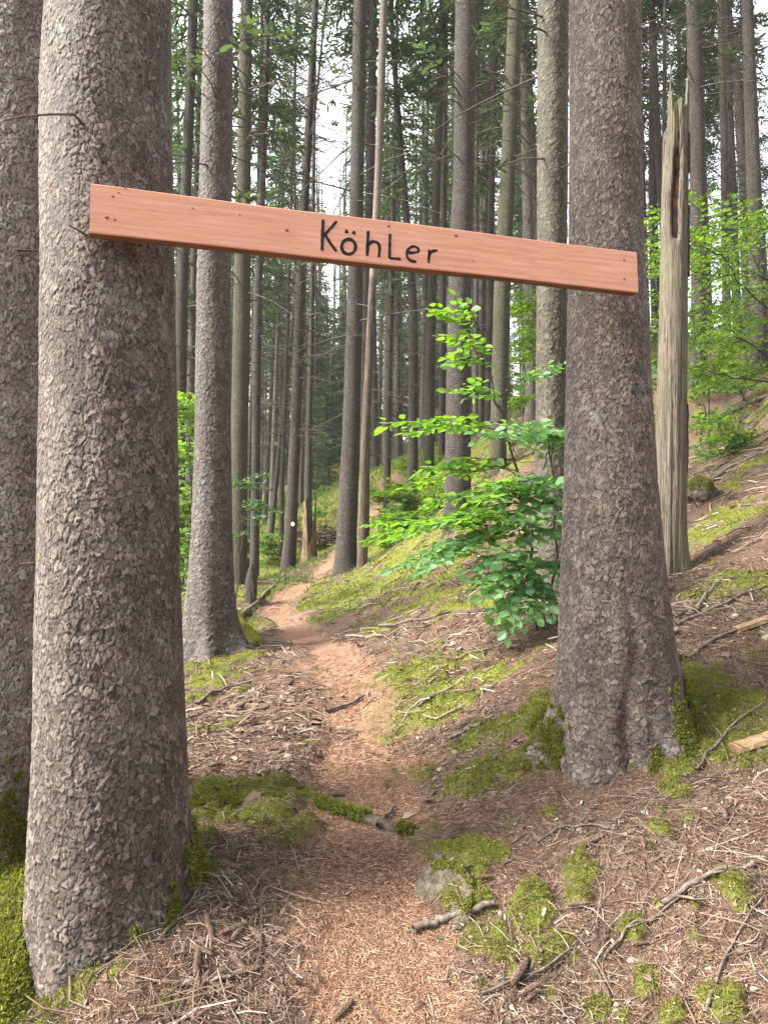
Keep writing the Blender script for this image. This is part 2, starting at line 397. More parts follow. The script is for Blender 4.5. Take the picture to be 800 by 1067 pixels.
M['stone'] = m_simple('weathered_stone', [(.3, (.035, .027, .018)), (.45, (.095, .075, .052)), (.58, (.15, .125, .09)), (.72, (.22, .19, .14))], 34, .95, bump=1.0, bd=.02)
M['root'] = m_simple('root_bark', [(.3, (.035, .025, .019)), (.5, (.105, .078, .06)), (.72, (.20, .165, .13))], 26, .9, bump=.8, bd=.01)
M['white'] = m_simple('white_paint', [(.3, (.7, .7, .68)), (.7, (.82, .82, .8))], 8)
M['ink'] = m_simple('black_paint', [(.3, (.010, .008, .010)), (.7, (.022, .018, .02))], 60, .5)
M['steel'] = m_simple('screw_steel', [(.3, (.05, .045, .045)), (.7, (.14, .12, .11))], 60, .5)

def m_board():
    k = NT('stained_board'); v = k.pos()
    g = k.noise(k.scaled(v, (1.1, 9, 16)), 3.2, 6, .6, .8); g2 = k.noise(k.scaled(v, (2, 40, 70)), 2.2, 4, .6, .3); b = k.noise(v, 2.3, 3, .5)
    c = k.ramp(g, [(.25, (.50, .225, .135)), (.45, (.62, .305, .195)), (.62, (.67, .355, .24)), (.8, (.71, .41, .29))])
    c = k.mix(k.math('MULTIPLY', k.grey(g2, .52, .70), .22), c, (.36, .14, .09))
    c = k.mix(k.math('MULTIPLY', k.grey(b, .45, .65), .35), c, (.56, .29, .185))
    wv = k.n('ShaderNodeTexWave', {'Vector': k.scaled(v, (.16, 1, 1.0)), 'Scale': 11.0, 'Distortion': 5.0, 'Detail': 3.0, 'Detail Scale': 1.2}, bands_direction='Z').outputs['Fac']
    c = k.mix(k.math('MULTIPLY', k.grey(wv, .55, .95), .18), c, (.40, .16, .09))
    dk = k.noise(k.scaled(v, (1, 1, 2)), 7, 5, .7); c = k.mix(k.math('MULTIPLY', k.grey(dk, .58, .75), .35), c, (.34, .14, .085))
    fl = k.noise(v, 90, 4, .7); c = k.mix(k.math('MULTIPLY', k.grey(fl, .5, .72), .25), c, (.68, .42, .32))
    return k.finish(c, .62, k.bump(g2, .35, .003), .3)
M['board'] = m_board()
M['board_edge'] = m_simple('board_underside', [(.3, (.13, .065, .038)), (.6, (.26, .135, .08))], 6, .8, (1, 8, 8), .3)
M['knot'] = m_simple('board_knot', [(.3, (.12, .04, .022)), (.6, (.28, .10, .06))], 80)

def m_dead():
    k = NT('dead_trunk_wood'); v = k.pos(); f = k.noise(k.scaled(v, (3, 3, .5)), 5, 5, .65); g = k.noise(v, 2.5, 4, .65); h = k.noise(v, 45, 4, .65)
    lo = k.ramp(k.math('ADD', k.math('MULTIPLY', f, .55), k.math('MULTIPLY', h, .45)), [(.36, (.03, .022, .017)), (.46, (.07, .053, .039)), (.55, (.11, .087, .064)), (.68, (.175, .145, .11))])
    md = k.mix(k.grey(g, .4, .6), (.15, .085, .07), (.21, .165, .13)); hi = k.mix(k.grey(h, .4, .65), (.085, .07, .06), (.19, .165, .14))
    z = k.n('ShaderNodeSeparateXYZ', {'Vector': v}).outputs[2]; zz = k.math('ADD', z, k.math('MULTIPLY', g, 3.0))
    c = k.mix(k.grey(k.math('MULTIPLY', zz, .1), .70, .76), lo, md); c = k.mix(k.grey(k.math('MULTIPLY', zz, .1), .88, .98), c, hi)
    c = k.mix(k.grey(k.math('ADD', z, k.math('MULTIPLY', k.noise(k.scaled(v, (1, 1, .25)), 9, 3, .6), 1.6)), 2.1, 1.75), c, (.035, .026, .022))
    return k.finish(c, .85, k.bump(f, .5, .01), .2)
M['wood_dead'] = m_dead()
def m_snag():
    k = NT('weathered_snag'); v = k.pos(); sv = k.scaled(v, (1, 1, .10))
    a = k.noise(sv, 55, 6, .72, .4); b = k.noise(k.scaled(v, (1, 1, .25)), 5, 3, .6); f = k.noise(v, 120, 3, .6)
    c = k.ramp(a, [(.33, (.026, .020, .015)), (.44, (.10, .082, .062)), (.56, (.15, .126, .098)), (.72, (.22, .193, .156))])
    c = k.mix(k.grey(b, .45, .6), c, k.mix(.4, c, (.15, .145, .08)))
    z = k.n('ShaderNodeSeparateXYZ', {'Vector': v}).outputs[2]
    c = k.mix(k.math('MULTIPLY', k.math('MULTIPLY', k.grey(z, 1.0, 1.8), k.grey(z, 3.5, 2.9)), .75), c, k.mix(k.grey(f, .35, .7), (.115, .103, .07), (.18, .162, .117)))
    tp = k.grey(k.math('ADD', k.math('MULTIPLY', z, .5), k.math('MULTIPLY', b, .8)), 1.6, 2.1)
    c = k.mix(k.math('MULTIPLY', tp, .65), c, k.mix(f, (.085, .05, .036), (.24, .16, .12)))
    return k.finish(c, .9, k.bump(a, .9, .012), .15)
M['snag'] = m_snag()
M['rot'] = m_simple('rotten_wood', [(.4, (.010, .006, .005)), (.58, (.05, .022, .014)), (.75, (.15, .07, .042))], 25, .9, (1, 1, .3), .8, .01)

# ------------------------------------------------------------------ ground sheet
def axis(lo, a, b, hi, step, gr):
    c = list(np.arange(a, b + 1e-6, step)); s = step; x = c[-1]
    while x < hi: s *= gr; x += s; c.append(x)
    s = step; x = c[0]; pre = []
    while x > lo: s *= gr; x -= s; pre.append(x)
    return np.array(pre[::-1] + c)
gx = axis(-95, -2.3, 2.6, 95, .024, 1.05); gy = axis(-25, 2.2, 7.0, 150, .024, 1.035)
GX, GY = np.meshgrid(gx, gy)
GZ = HF(GX, GY); 
HUMUS = [(G(*q)[:2], r) for q, r in (((330, 900), .16), ((370, 905), .18), ((410, 910), .17), ((440, 915), .13), ((400, 885), .16), ((350, 880), .16), ((300, 890), .14), ((265, 880), .13), ((235, 930), .13), ((225, 975), .14), ((260, 960), .13), ((180, 1020), .13), ((230, 1030), .13))]
def humus(x, y):
    m = np.zeros(x.shape)
    for c, r in HUMUS: m = np.maximum(m, np.exp(-((x - c[0]) ** 2 + (y - c[1]) ** 2) / (r * r)))
    return sstep(.25, .9, m + .5 * n2(x * 9, y * 9, 91))
HM = humus(GX, GY)
PM = pathmask(GX, GY); MM = mossmask(GX, GY)
nx, ny = len(gx), len(gy)
ii = (np.arange(ny - 1)[:, None] * nx + np.arange(nx - 1)[None])
GF = np.stack([ii, ii + 1, ii + nx + 1, ii + nx], -1).reshape(-1, 4)
GV = np.column_stack([GX.ravel(), GY.ravel(), GZ.ravel()])
pf = PM.ravel()[GF].mean(1) > .5
cy = GV[GF][:, :, 1].mean(1)
pf &= (cy < PATHW[-1][0][1])
def submesh(name, sel):
    F = GF[sel]; u, inv = np.unique(F, return_inverse=True)
    me = mesh(name, GV[u], inv.reshape(-1, 4), [M['ground']], None, True, {'path': PM.ravel()[u], 'moss': MM.ravel()[u], 'humus': HM.ravel()[u]})
    return me
tag(obj('ground', submesh('ground', ~pf)), kind='structure')
tag(obj('path', submesh('path', pf)), kind='structure')

# ------------------------------------------------------------------ trunks
def bark_field(th, v, Rref, pos, cell, seed):
    N = max(8, int(round(2 * math.pi * Rref / cell)))
    x = th / (2 * math.pi) * N; y = v / (cell * 1.6)
    s = 1 / cell
    x = x + 1.2 * n3(pos[0] * s * .8, pos[1] * s * .8, pos[2] * s * .7, seed) + .45 * n3(pos[0] * s * 2.1, pos[1] * s * 2.1, pos[2] * s * 2.1, seed + 3) + .18 * n3(pos[0] * s * 4.7, pos[1] * s * 4.7, pos[2] * s * 4.7, seed + 6)
    y = y + 1.2 * n3(pos[0] * s * .8, pos[1] * s * .8, pos[2] * s * .7, seed + 1) + .45 * n3(pos[0] * s * 2.1, pos[1] * s * 2.1, pos[2] * s * 2.1, seed + 4) + .18 * n3(pos[0] * s * 4.7, pos[1] * s * 4.7, pos[2] * s * 4.7, seed + 7)
    i = np.floor(x); j = np.floor(y)
    f1 = np.full(x.shape, 9.0); f2 = np.full(x.shape, 9.0); r1 = np.zeros(x.shape); dx1 = np.zeros(x.shape); dy1 = np.zeros(x.shape)
    sd = np.full_like(i, seed)
    for di in (-1, 0, 1):
        for dj in (-1, 0, 1):
            ci = np.mod(i + di, N); cj = j + dj
            qx = i + di + _h(ci, cj, sd) ; qy = cj + _h(ci, cj, sd + 1)
            dx = x - qx; dy = y - qy; d = np.sqrt(dx * dx + dy * dy)
            m = d < f1
            f2 = np.where(m, f1, np.minimum(f2, d)); f1 = np.where(m, d, f1)
            r1 = np.where(m, _h(ci, cj, sd + 2), r1); dx1 = np.where(m, dx, dx1); dy1 = np.where(m, dy, dy1)
    e = f2 - f1; pl = sstep(.0, .19, e)
    ta = _h(np.floor(r1 * 9999), sd, sd) - .5; tb = _h(np.floor(r1 * 7777), sd, sd + 5) - .15
    hgt = pl * (.30 + .70 * r1) + 1.25 * pl * (ta * dx1 - tb * dy1)
    return hgt, pl, r1

def trunk_mesh(name, prof, sides, zs, mat, cell=None, amp=.006, roots=(), flare=.0, fh=.25, seed=1, base=(0, 0, 0), gsink=.15, lumps=.03, ground=True, clefts=()):
    """prof(z)->(cx,cy,R) in local space; roots: (angle, width, gain)."""
    th = np.arange(sides) * 2 * math.pi / sides
    cx, cy, Rr = (np.array(a) for a in zip(*[prof(z) for z in zs]))
    T, Z = np.meshgrid(th, zs)
    RR = np.repeat(Rr[:, None], sides, 1); CX = np.repeat(cx[:, None], sides, 1); CY = np.repeat(cy[:, None], sides, 1)
    if ground:
        gr = H0(base[0] + np.cos(th) * prof(0)[2] * 1.15, base[1] + np.sin(th) * prof(0)[2] * 1.15) - base[2]
    else: gr = np.zeros(sides)
    zr = np.maximum(Z - gr[None], -.02)
    ex = np.exp(-zr / fh)
    lob = np.full(sides, .35)
    for a, w, g in roots:
        d = np.angle(np.exp(1j * (th - a))); lob = lob + g * np.exp(-(d / w) ** 2)
    RR = RR + flare * ex * lob[None]
    for a, w, g in roots:   # buttress carried further up the stem
        d = np.angle(np.exp(1j * (T - a)));
        RR = RR + flare * .15 * g * np.exp(-(d / (w * .8)) ** 2) * np.exp(-zr / (fh * 3))
    for a, w, dd, hh in clefts:
        RR = RR - dd * np.exp(-(np.angle(np.exp(1j * (T - a + .10 * np.sin(Z * 7)))) / w) ** 2) * np.exp(-np.maximum(zr - .1, 0) / hh)
    X = np.cos(T); Yv = np.sin(T)
    RR = RR * (1 + lumps * 2 * n3(X * 1.6 + seed, Yv * 1.6, Z * .9, seed + 9) + lumps * n3(X * 4 + seed, Yv * 4, Z * 2.5, seed + 8))
    attrs = {}
    if cell:
        pos = (X * RR, Yv * RR, Z)
        h, pl, rn = bark_field(T, Z, float(np.median(Rr)), pos, cell, seed * 10 + 1)
        h2, pl2, rn2 = bark_field(T, Z, float(np.median(Rr)), pos, cell * .55, seed * 10 + 5)
        stretch = 1 + .5 * ex
        keep = sstep(-.28, .12, n3(pos[0] * 7, pos[1] * 7, pos[2] * 5, seed + 77))
        RR = RR + amp * (h - .4) * stretch * (.6 + .4 * keep) + amp * .38 * (h2 - .4)
        pp = np.clip((.15 + .85 * pl) * (.6 + .4 * pl2), 0, 1)
        hn = np.clip(.62 * h + .38 * h2, 0, 1.3) / 1.3
        attrs = {'plate': pp.ravel(), 'rnd': (.45 * rn + .12 * rn2 + .45 * hn * 1.3).ravel()}  # rnd also holds height, so raised flakes are painted lighter
    V = np.column_stack([(CX + X * RR).ravel(), (CY + Yv * RR).ravel(), Z.ravel()])
    n = len(zs)
    i = np.arange(n - 1)[:, None] * sides; k = np.arange(sides)[None]; k2 = (k + 1) % sides
    F = np.stack([i + k, i + k2, i + sides + k2, i + sides + k], -1).reshape(-1, 4)
    return mesh(name, V, F, [mat], None, True, attrs), V.reshape(n, sides, 3)

def rows(z0, z1, dz, ztop, gr=1.25):
    z = list(np.arange(z0, z1, dz)); s = dz
    while z[-1] < ztop: s = min(s * gr, 1.2); z.append(z[-1] + s)
    return np.array(z)

def fuzz(name, P0, Nn, length, width, mat, jit=.6, parent=None, grav=0.0):
    """short fronds standing on surface points P0 with normals Nn"""
    n = len(P0)
    d = norm(Nn + jit * rng.normal(size=(n, 3)) + np.array([0, 0, grav])); side = norm(np.cross(d, rng.normal(size=(n, 3))))
    L = length * rng.uniform(.5, 1.3, (n, 1)); W = width * rng.uniform(.6, 1.3, (n, 1))
    nn = np.cross(d, side)
    tv = np.array([[-.5, 0, 0], [.5, 0, 0], [.38, .6, .12], [-.38, .6, .12], [.0, 1.0, -.1]])
    Vq, Fq = scatter(tv, np.array([[0, 1, 2, 3]]), side * W, d * L, nn * L, P0)
    _, Ft = scatter(tv, np.array([[3, 2, 4]]), side * W, d * L, nn * L, P0)
    t = np.repeat(np.clip(rng.normal(.5, .22, n), 0, 1), 5)
    return Vq, Fq, Ft, t

# --- crown prototypes (real branches with sprays of needles)
FEATHER_V = np.array([[0, -.10, 0], [0, .10, 0], [.35, -.5, -.02], [.35, .5, -.02], [.75, -.38, -.10], [.75, .38, -.10], [1, 0, -.2]])
FEATHER_F = np.array([[0, 2, 3, 1], [2, 4, 5, 3], [4, 6, 6, 5]])
FQ = np.array([[0, 2, 3, 1], [2, 4, 5, 3]])

def crown_mesh(name, seed, zd, zl, zt, Rm, dens=1.0, needle='needle', whorl=.5, droop=.35, deadlen=1.5, feather=.21):
    r = np.random.default_rng(seed); acc = Acc()
    FO = []; FX = []; FY = []; FZ = []; FT = []
    z = zd
    while z < zt:
        live = z > zl
        nb = r.integers(3, 6) if live else r.integers(2, 6)
        for b in range(nb):
            az = r.uniform(0, 2 * math.pi); zz = z + r.uniform(-.2, .2)
            if live:
                t = (zz - zl) / (zt - zl)
                L = Rm * min(1, .55 + 2.2 * t) * max(.05, (1 - t)) ** .75 * r.uniform(.65, 1.15)
            else:
                L = deadlen * r.uniform(.25, 1.2)
            s = np.linspace(0, 1, 6)
            up = r.uniform(-.15, .15) if live else r.uniform(-.35, .1)
            dr = droop * r.uniform(.6, 1.4)
            rad = L * s * .97; hz = zz + L * (up * s - dr * s ** 2 * (1.0 if live else .4) + (.10 * s ** 4 if live else 0))
            wob = np.cumsum(r.normal(0, .035 * L, 6)) * s
            pts = np.column_stack([rad * math.cos(az) - wob * math.sin(az), rad * math.sin(az) + wob * math.cos(az), hz])
            r0 = .010 + .009 * L if live else .006 + .006 * L
            V, F = tube(pts, np.linspace(r0, .004, 6), 4); acc.add(V, F, 0, .5)
            T = np.gradient(pts, axis=0); T = norm(T)
            if not live:
                for q in range(r.integers(1, 5)):
                    k = r.uniform(.3, .95); p = np.array([np.interp(k, s, pts[:, c]) for c in range(3)])
                    a2 = az + r.choice([-1, 1]) * r.uniform(.5, 1.1); l2 = L * r.uniform(.15, .45)
                    e = p + l2 * np.array([math.cos(a2), math.sin(a2), r.uniform(-.5, .1)])
                    V, F = tube(np.array([p, (p + e) / 2 + r.normal(0, .03, 3), e]), [.005, .004, .0025], 3); acc.add(V, F, 0, .5)
                if r.random() > .12: continue
            nt = int(max(4, L * 20 * dens)) if live else 8
            for q in range(nt):
                k = (.12 + .88 * (q + r.random()) / nt) if live else r.uniform(.6, 1)
                p = np.array([np.interp(k, s, pts[:, c]) for c in range(3)])
                tl = (.16 + .26 * L * (1 - k) ** .6 * r.uniform(.5, 1.1)) * (1 if live else .5)
                sd = 1 if q % 2 else -1
                a2 = az + sd * r.uniform(.55, 1.15)
                dirv = np.array([math.cos(a2), math.sin(a2), r.uniform(-.55, -.05)]); dirv /= np.linalg.norm(dirv)
                nf = max(1, int(round(tl / (feather * .55))))
                for w in range(nf):
                    o = p + dirv * tl * w / nf
                    dv = dirv + r.normal(0, .28, 3) + np.array([0, 0, -.22 * w]); dv /= np.linalg.norm(dv)
                    ln = feather * r.uniform(.7, 1.25); wd = feather * .27 * r.uniform(.7, 1.3)
                    sv = np.cross(dv, np.array([0, 0, 1.0]) + r.normal(0, .45, 3)); sv /= np.linalg.norm(sv)
                    FO.append(o); FX.append(dv * ln); FY.append(sv * wd); FZ.append(np.cross(dv, sv) * ln); FT.append(np.clip(r.normal(.3 + .35 * k, .2), 0, 1))
        z += whorl * r.uniform(.6, 1.3)
    FO, FX, FY, FZ = (np.array(a) for a in (FO, FX, FY, FZ))
    V, F = scatter(FEATHER_V, FQ, FX, FY, FZ, FO)
    acc.addm(V, F, 1, np.repeat(np.array(FT), len(FEATHER_V)))
    return acc.build(name, [M['dead_twig'], M[needle]], smooth=False)

CROWN = [crown_mesh('crown', 11, 3.0, 11.5, 27, 2.0, .74), crown_mesh('crown', 12, 2.6, 13.0, 28, 2.1, .74), crown_mesh('crown', 13, 3.2, 9.5, 25, 1.8, .74),
         crown_mesh('crown', 14, 2.6, 7.5, 22, 1.8, .7)]
BARE = crown_mesh('crown', 17, 4.5, 20.5, 27, 1.5, .5, whorl=.42, deadlen=1.9)
HIGH = [crown_mesh('crown', 15, 6.0, 15.5, 28, 2.0, .6), crown_mesh('crown', 16, 5.0, 14.5, 27, 2.1, .6)]
YOUNG = [crown_mesh('crown', 21, .8, 1.6, 15, 2.3, .8, 'needle_light', .5, .35, .6, .34), crown_mesh('crown', 22, .8, 2.2, 18, 2.6, .8, 'needle', .52, .4, .6, .36)]

def hand_tree(label, Y, pts, mat, crown=0, cell=None, res=None, roots=(), flare=None, amp=.005, group='spruces along the path', height=27, name='spruce_tree', lumps=.02, cat='tree', crownz=1.0, dead=True):
    W = [at(px, py, Y) for px, py, w in pts]; rad = [w / 2 / FPX * depth(p) * math.cos(math.atan(abs(px - 400) / FPX)) for p, (px, _, w) in zip(W, pts)]
    b = W[-1]; zb = float(H0(b[0], Y)); top = W[0]
    ang = math.atan2(top[0] - b[0], top[2] - zb)
    root = thing(name, label, cat, (b[0], Y, zb), group); root.rotation_euler = (0, ang, 0)
    ca, sa = math.cos(ang), math.sin(ang); loc = []
    for p, r_ in zip(W, rad):
        dx, dz = p[0] - b[0], p[2] - zb
        loc.append((ca * dx - sa * dz, sa * dx + ca * dz, r_))
    loc = sorted(loc, key=lambda a: a[1]); zz = [a[1] for a in loc]; xx = [a[0] for a in loc]; rr = [a[2] for a in loc]
    ztop = zz[-1]
    zz = [-.6] + zz + [max(height, ztop + 3)]; xx = [xx[0]] + xx + [xx[-1]]; rr = [rr[0] * 1.02] + rr + [.03]
    if flare is None: flare = rr[1] * .35
    def prof(z): return float(np.interp(z, zz, xx)), 0.0, float(np.interp(z, zz, rr))
    vis = (Y * 0.85 + 2.5)
    if cell:
        sides = int(2 * math.pi * rr[1] / res); zs = rows(-.5, min(vis, height - 2), res, zz[-1])
    else:
        sides = 28; zs = rows(-.5, 1.2, .06, zz[-1], 1.15)
    me, _ = trunk_mesh('trunk', prof, sides, zs, mat, cell, amp, roots, flare, .22, seed=int(abs(pts[0][0])) + 3, base=(b[0], Y, zb), lumps=lumps)
    obj('trunk', me, root)
    if crown is not None:
        c = obj('crown', BARE if 290 < pts[0][0] < 376 else HIGH[crown % 2] if Y < 16.5 else CROWN[crown % len(CROWN)], root); c.rotation_euler = (0, 0, random.uniform(0, 6.28)); s = random.uniform(.92, 1.1); c.scale = (s, s, height / 27 * s * crownz)
        c.location = (xx[-2], 0, 0)
    return root

TR = {}
def near_tree(key, label, base, prof, cell, res, mat, roots, flare, fh, amp, seed, ztop=13, clefts=()):
    root = thing('spruce_tree', label, 'tree', base, 'spruces along the path')
    sides = int(2 * math.pi * prof(.6)[2] / res)
    zs = rows(-.3, 4.25 if key != 'L' else 5.0, res * 1.2, ztop)
    me, V = trunk_mesh('trunk', prof, sides, zs, mat, cell, amp, roots, flare, fh, seed=seed, base=base, lumps=.025, clefts=clefts)
    obj('trunk', me, root); TR[key] = (root, V, np.array(base), sides)
    return root

def table(tab):
    z, x, r = zip(*tab)
    return lambda q: (float(np.interp(q, z, x)), 0.0, float(np.interp(q, z, r)))

# board geometry first: it fixes where the two trunks stand
BL_T, BL_B = ray(95, 190), ray(93, 243); BR_T, BR_B = ray(664, 262), ray(664, 305)
d1 = .2 * FPX / 53.0; d2 = .2 * FPX / 43.0
def atd(px, py, d):
    q = ray(px, py); return CAM + q * d
pL = atd(94, 216.5, d1); pR = atd(664, 283.5, d2)
bx = pR - pL; bl = float(np.linalg.norm(bx)); bx /= bl
bz = np.array([0, 0, 1.0]); bz = bz - bx * (bz @ bx); bz /= np.linalg.norm(bz)
by = np.cross(bz, bx)            # points away from the viewer
BT = .055

# trunk A (left of the board)
def measured(tab, Y, zbase, xbase):
    # (row, centre, half width) of a stem at distance Y -> local table of (z, x, radius)
    out = []
    for py, c, h in tab:
        p = at(c, py, Y); d = depth(p); out.append((p[2] - zbase, p[0] - xbase, h * d / FPX * .985 * math.cos(math.atan(abs(c - 400) / FPX))))
    out.sort()
    return table([(-.6, out[0][1], out[0][2] * 1.02)] + out + [(13, out[-1][1], out[-1][2] * .75)])
baseA = np.array([at(113, 880, 3.17)[0], 3.17, 0.16])
profA = measured([(0, 114, 66.5), (100, 112, 69), (400, 115.5, 72.5), (600, 115.5, 76), (780, 117, 81), (900, 114, 85), (1000, 112, 87)], 3.17, baseA[2], baseA[0])
near_tree('A', 'thick flaky spruce trunk carrying the high left end of the wooden sign board', baseA, profA, .022, .0038, M['bark_near'],
          [(R(-35), .28, .4), (R(15), .3, 1.0), (R(-110), .3, .3), (R(255), .25, .3), (R(90), .3, .6)], .06, .12, .0048, 3)
baseB = np.array([at(641, 780, 3.92)[0], 3.92, 0.66])
profB = measured([(0, 629.5, 37.5), (250, 631, 39.5), (330, 632.5, 42), (400, 633.5, 44.5), (500, 635.5, 49), (600, 638.5, 55.5), (660, 641, 60), (700, 643, 64), (780, 642, 66)], 3.92, baseB[2], baseB[0])
near_tree('B', 'brown flaky spruce trunk carrying the lower right end of the wooden sign board', baseB, profB, .020, .0038, M['bark_right'],
          [(R(-55), .34, 1.2), (R(175), .26, 1.4), (R(-135), .34, .5), (R(80), .3, .8), (R(5), .3, 1.0)], .085, .18, .0042, 5, clefts=[(R(-94), .13, .055, .42), (R(-70), .10, .018, .3)])
# trunk at the left edge
baseL = np.array([at(-6, 700, 3.75)[0], 3.75, 0.12])
profL = table([(-.6, 0, .31), (.6, 0, .285), (2.5, 0, .272), (4.5, 0, .262), (13, 0, .2)])
near_tree('L', 'reddish spruce trunk half cut off behind the left sign trunk with a mossy foot', baseL, profL, .022, .0044, M['bark_left'],
          [(R(-60), .3, 1.2), (R(-10), .3, 1.0), (R(-120), .3, 1.4), (R(-85), .3, 1.2)], .15, .2, .0058, 8)

# moss on trunk feet: fronds on the surface, as a part of each tree
def trunk_moss(key, patches, n, length=.016, width=.006):
    root, V, base, sides = TR[key]
    nz = V.shape[0]; Vf = V
    du = np.roll(Vf, -1, 1) - np.roll(Vf, 1, 1); dv = np.gradient(Vf, axis=0); Nn = norm(np.cross(du, dv))
    th = np.arange(sides) * 2 * math.pi / sides
    gr = HF(Vf[:, :, 0] + base[0], Vf[:, :, 1] + base[1]) - base[2]
    zr = Vf[:, :, 2] - gr
    m = np.zeros(zr.shape); env = np.zeros(zr.shape)
    for a, w, h, s in patches:
        d = np.angle(np.exp(1j * (th - a)))
        m = np.maximum(m, s * np.exp(-(d / w) ** 2)[None] * (1 - sstep(-.05, h * 1.15, zr)) * 1.15)
        env = np.maximum(env, (1 - sstep(h * .9, h * 1.3, zr)) * np.exp(-(d / (w * 1.3)) ** 2)[None])
    m = m + 1.0 * n3(Vf[:, :, 0] * 11, Vf[:, :, 1] * 11, Vf[:, :, 2] * 8, 71) + .9 * n3(Vf[:, :, 0] * 30, Vf[:, :, 1] * 30, Vf[:, :, 2] * 25, 72)
    ok = (m > .5) & (env > .3) & (zr > -.06) & (zr < 1.4)
    idx = np.argwhere(ok)
    if len(idx) == 0: return
    pick = idx[rng.integers(0, len(idx), n)]
    P0 = Vf[pick[:, 0], pick[:, 1]] + rng.normal(0, .003, (n, 3)); Q = Nn[pick[:, 0], pick[:, 1]]
    P0 = P0 + Q * rng.uniform(0, .014, (n, 1))
    Vq, Fq, Ft, t = fuzz('moss', P0, Q, length, width, M['moss'], .7, None, -.2)
    obj('moss', mesh('moss', Vq, [Fq, Ft], [M['moss']], None, False, {'tint': t}), root)
trunk_moss('A', [(R(15), .4, .30, 1.1), (R(-30), .16, .20, 1.0), (R(-52), .12, .16, .8), (R(200), .5, .25, .9), (R(60), .5, .3, 1)], 16000)
trunk_moss('B', [(R(-55), .22, .34, .95), (R(-30), .3, .22, 1.0), (R(5), .4, .30, 1.0), (R(185), .3, .3, 1.0), (R(-75), .16, .2, .8)], 14000)
trunk_moss('L', [(R(-60), .55, .75, 1.2), (R(-5), .5, .75, 1.3), (R(-110), .5, .6, 1.0)], 26000)

# branch stubs on the near trunks
def stub(key, pts, r0, r1):
    root = TR[key][0]; b = TR[key][2]
    V, F = tube(np.array(pts) - b, np.linspace(r0, r1, len(pts)), 7)
    obj('branch_stub', mesh('branch_stub', V, F, [M['branch']]), root)
stub('A', [at(86, 130, 2.93), at(84, 126, 2.86), at(77, 119, 2.82), at(52, 119, 2.80), at(28, 121, 2.78), at(5, 125, 2.76)], .0075, .003)
stub('A', [at(92, 247, 2.95), at(88, 244, 2.88), at(82, 240, 2.84), at(73, 235, 2.80)], .006, .004)
stub('L', [at(44, 262, 3.55), at(36, 261, 3.45), at(18, 261, 3.4)], .008, .006)
stub('A', [at(46, 586, 3.2), at(38, 587, 3.15), at(20, 588, 3.12)], .008, .005)
stub('A', [at(44, 378, 3.2), at(40, 379, 3.15), at(33, 381, 3.12)], .006, .004)

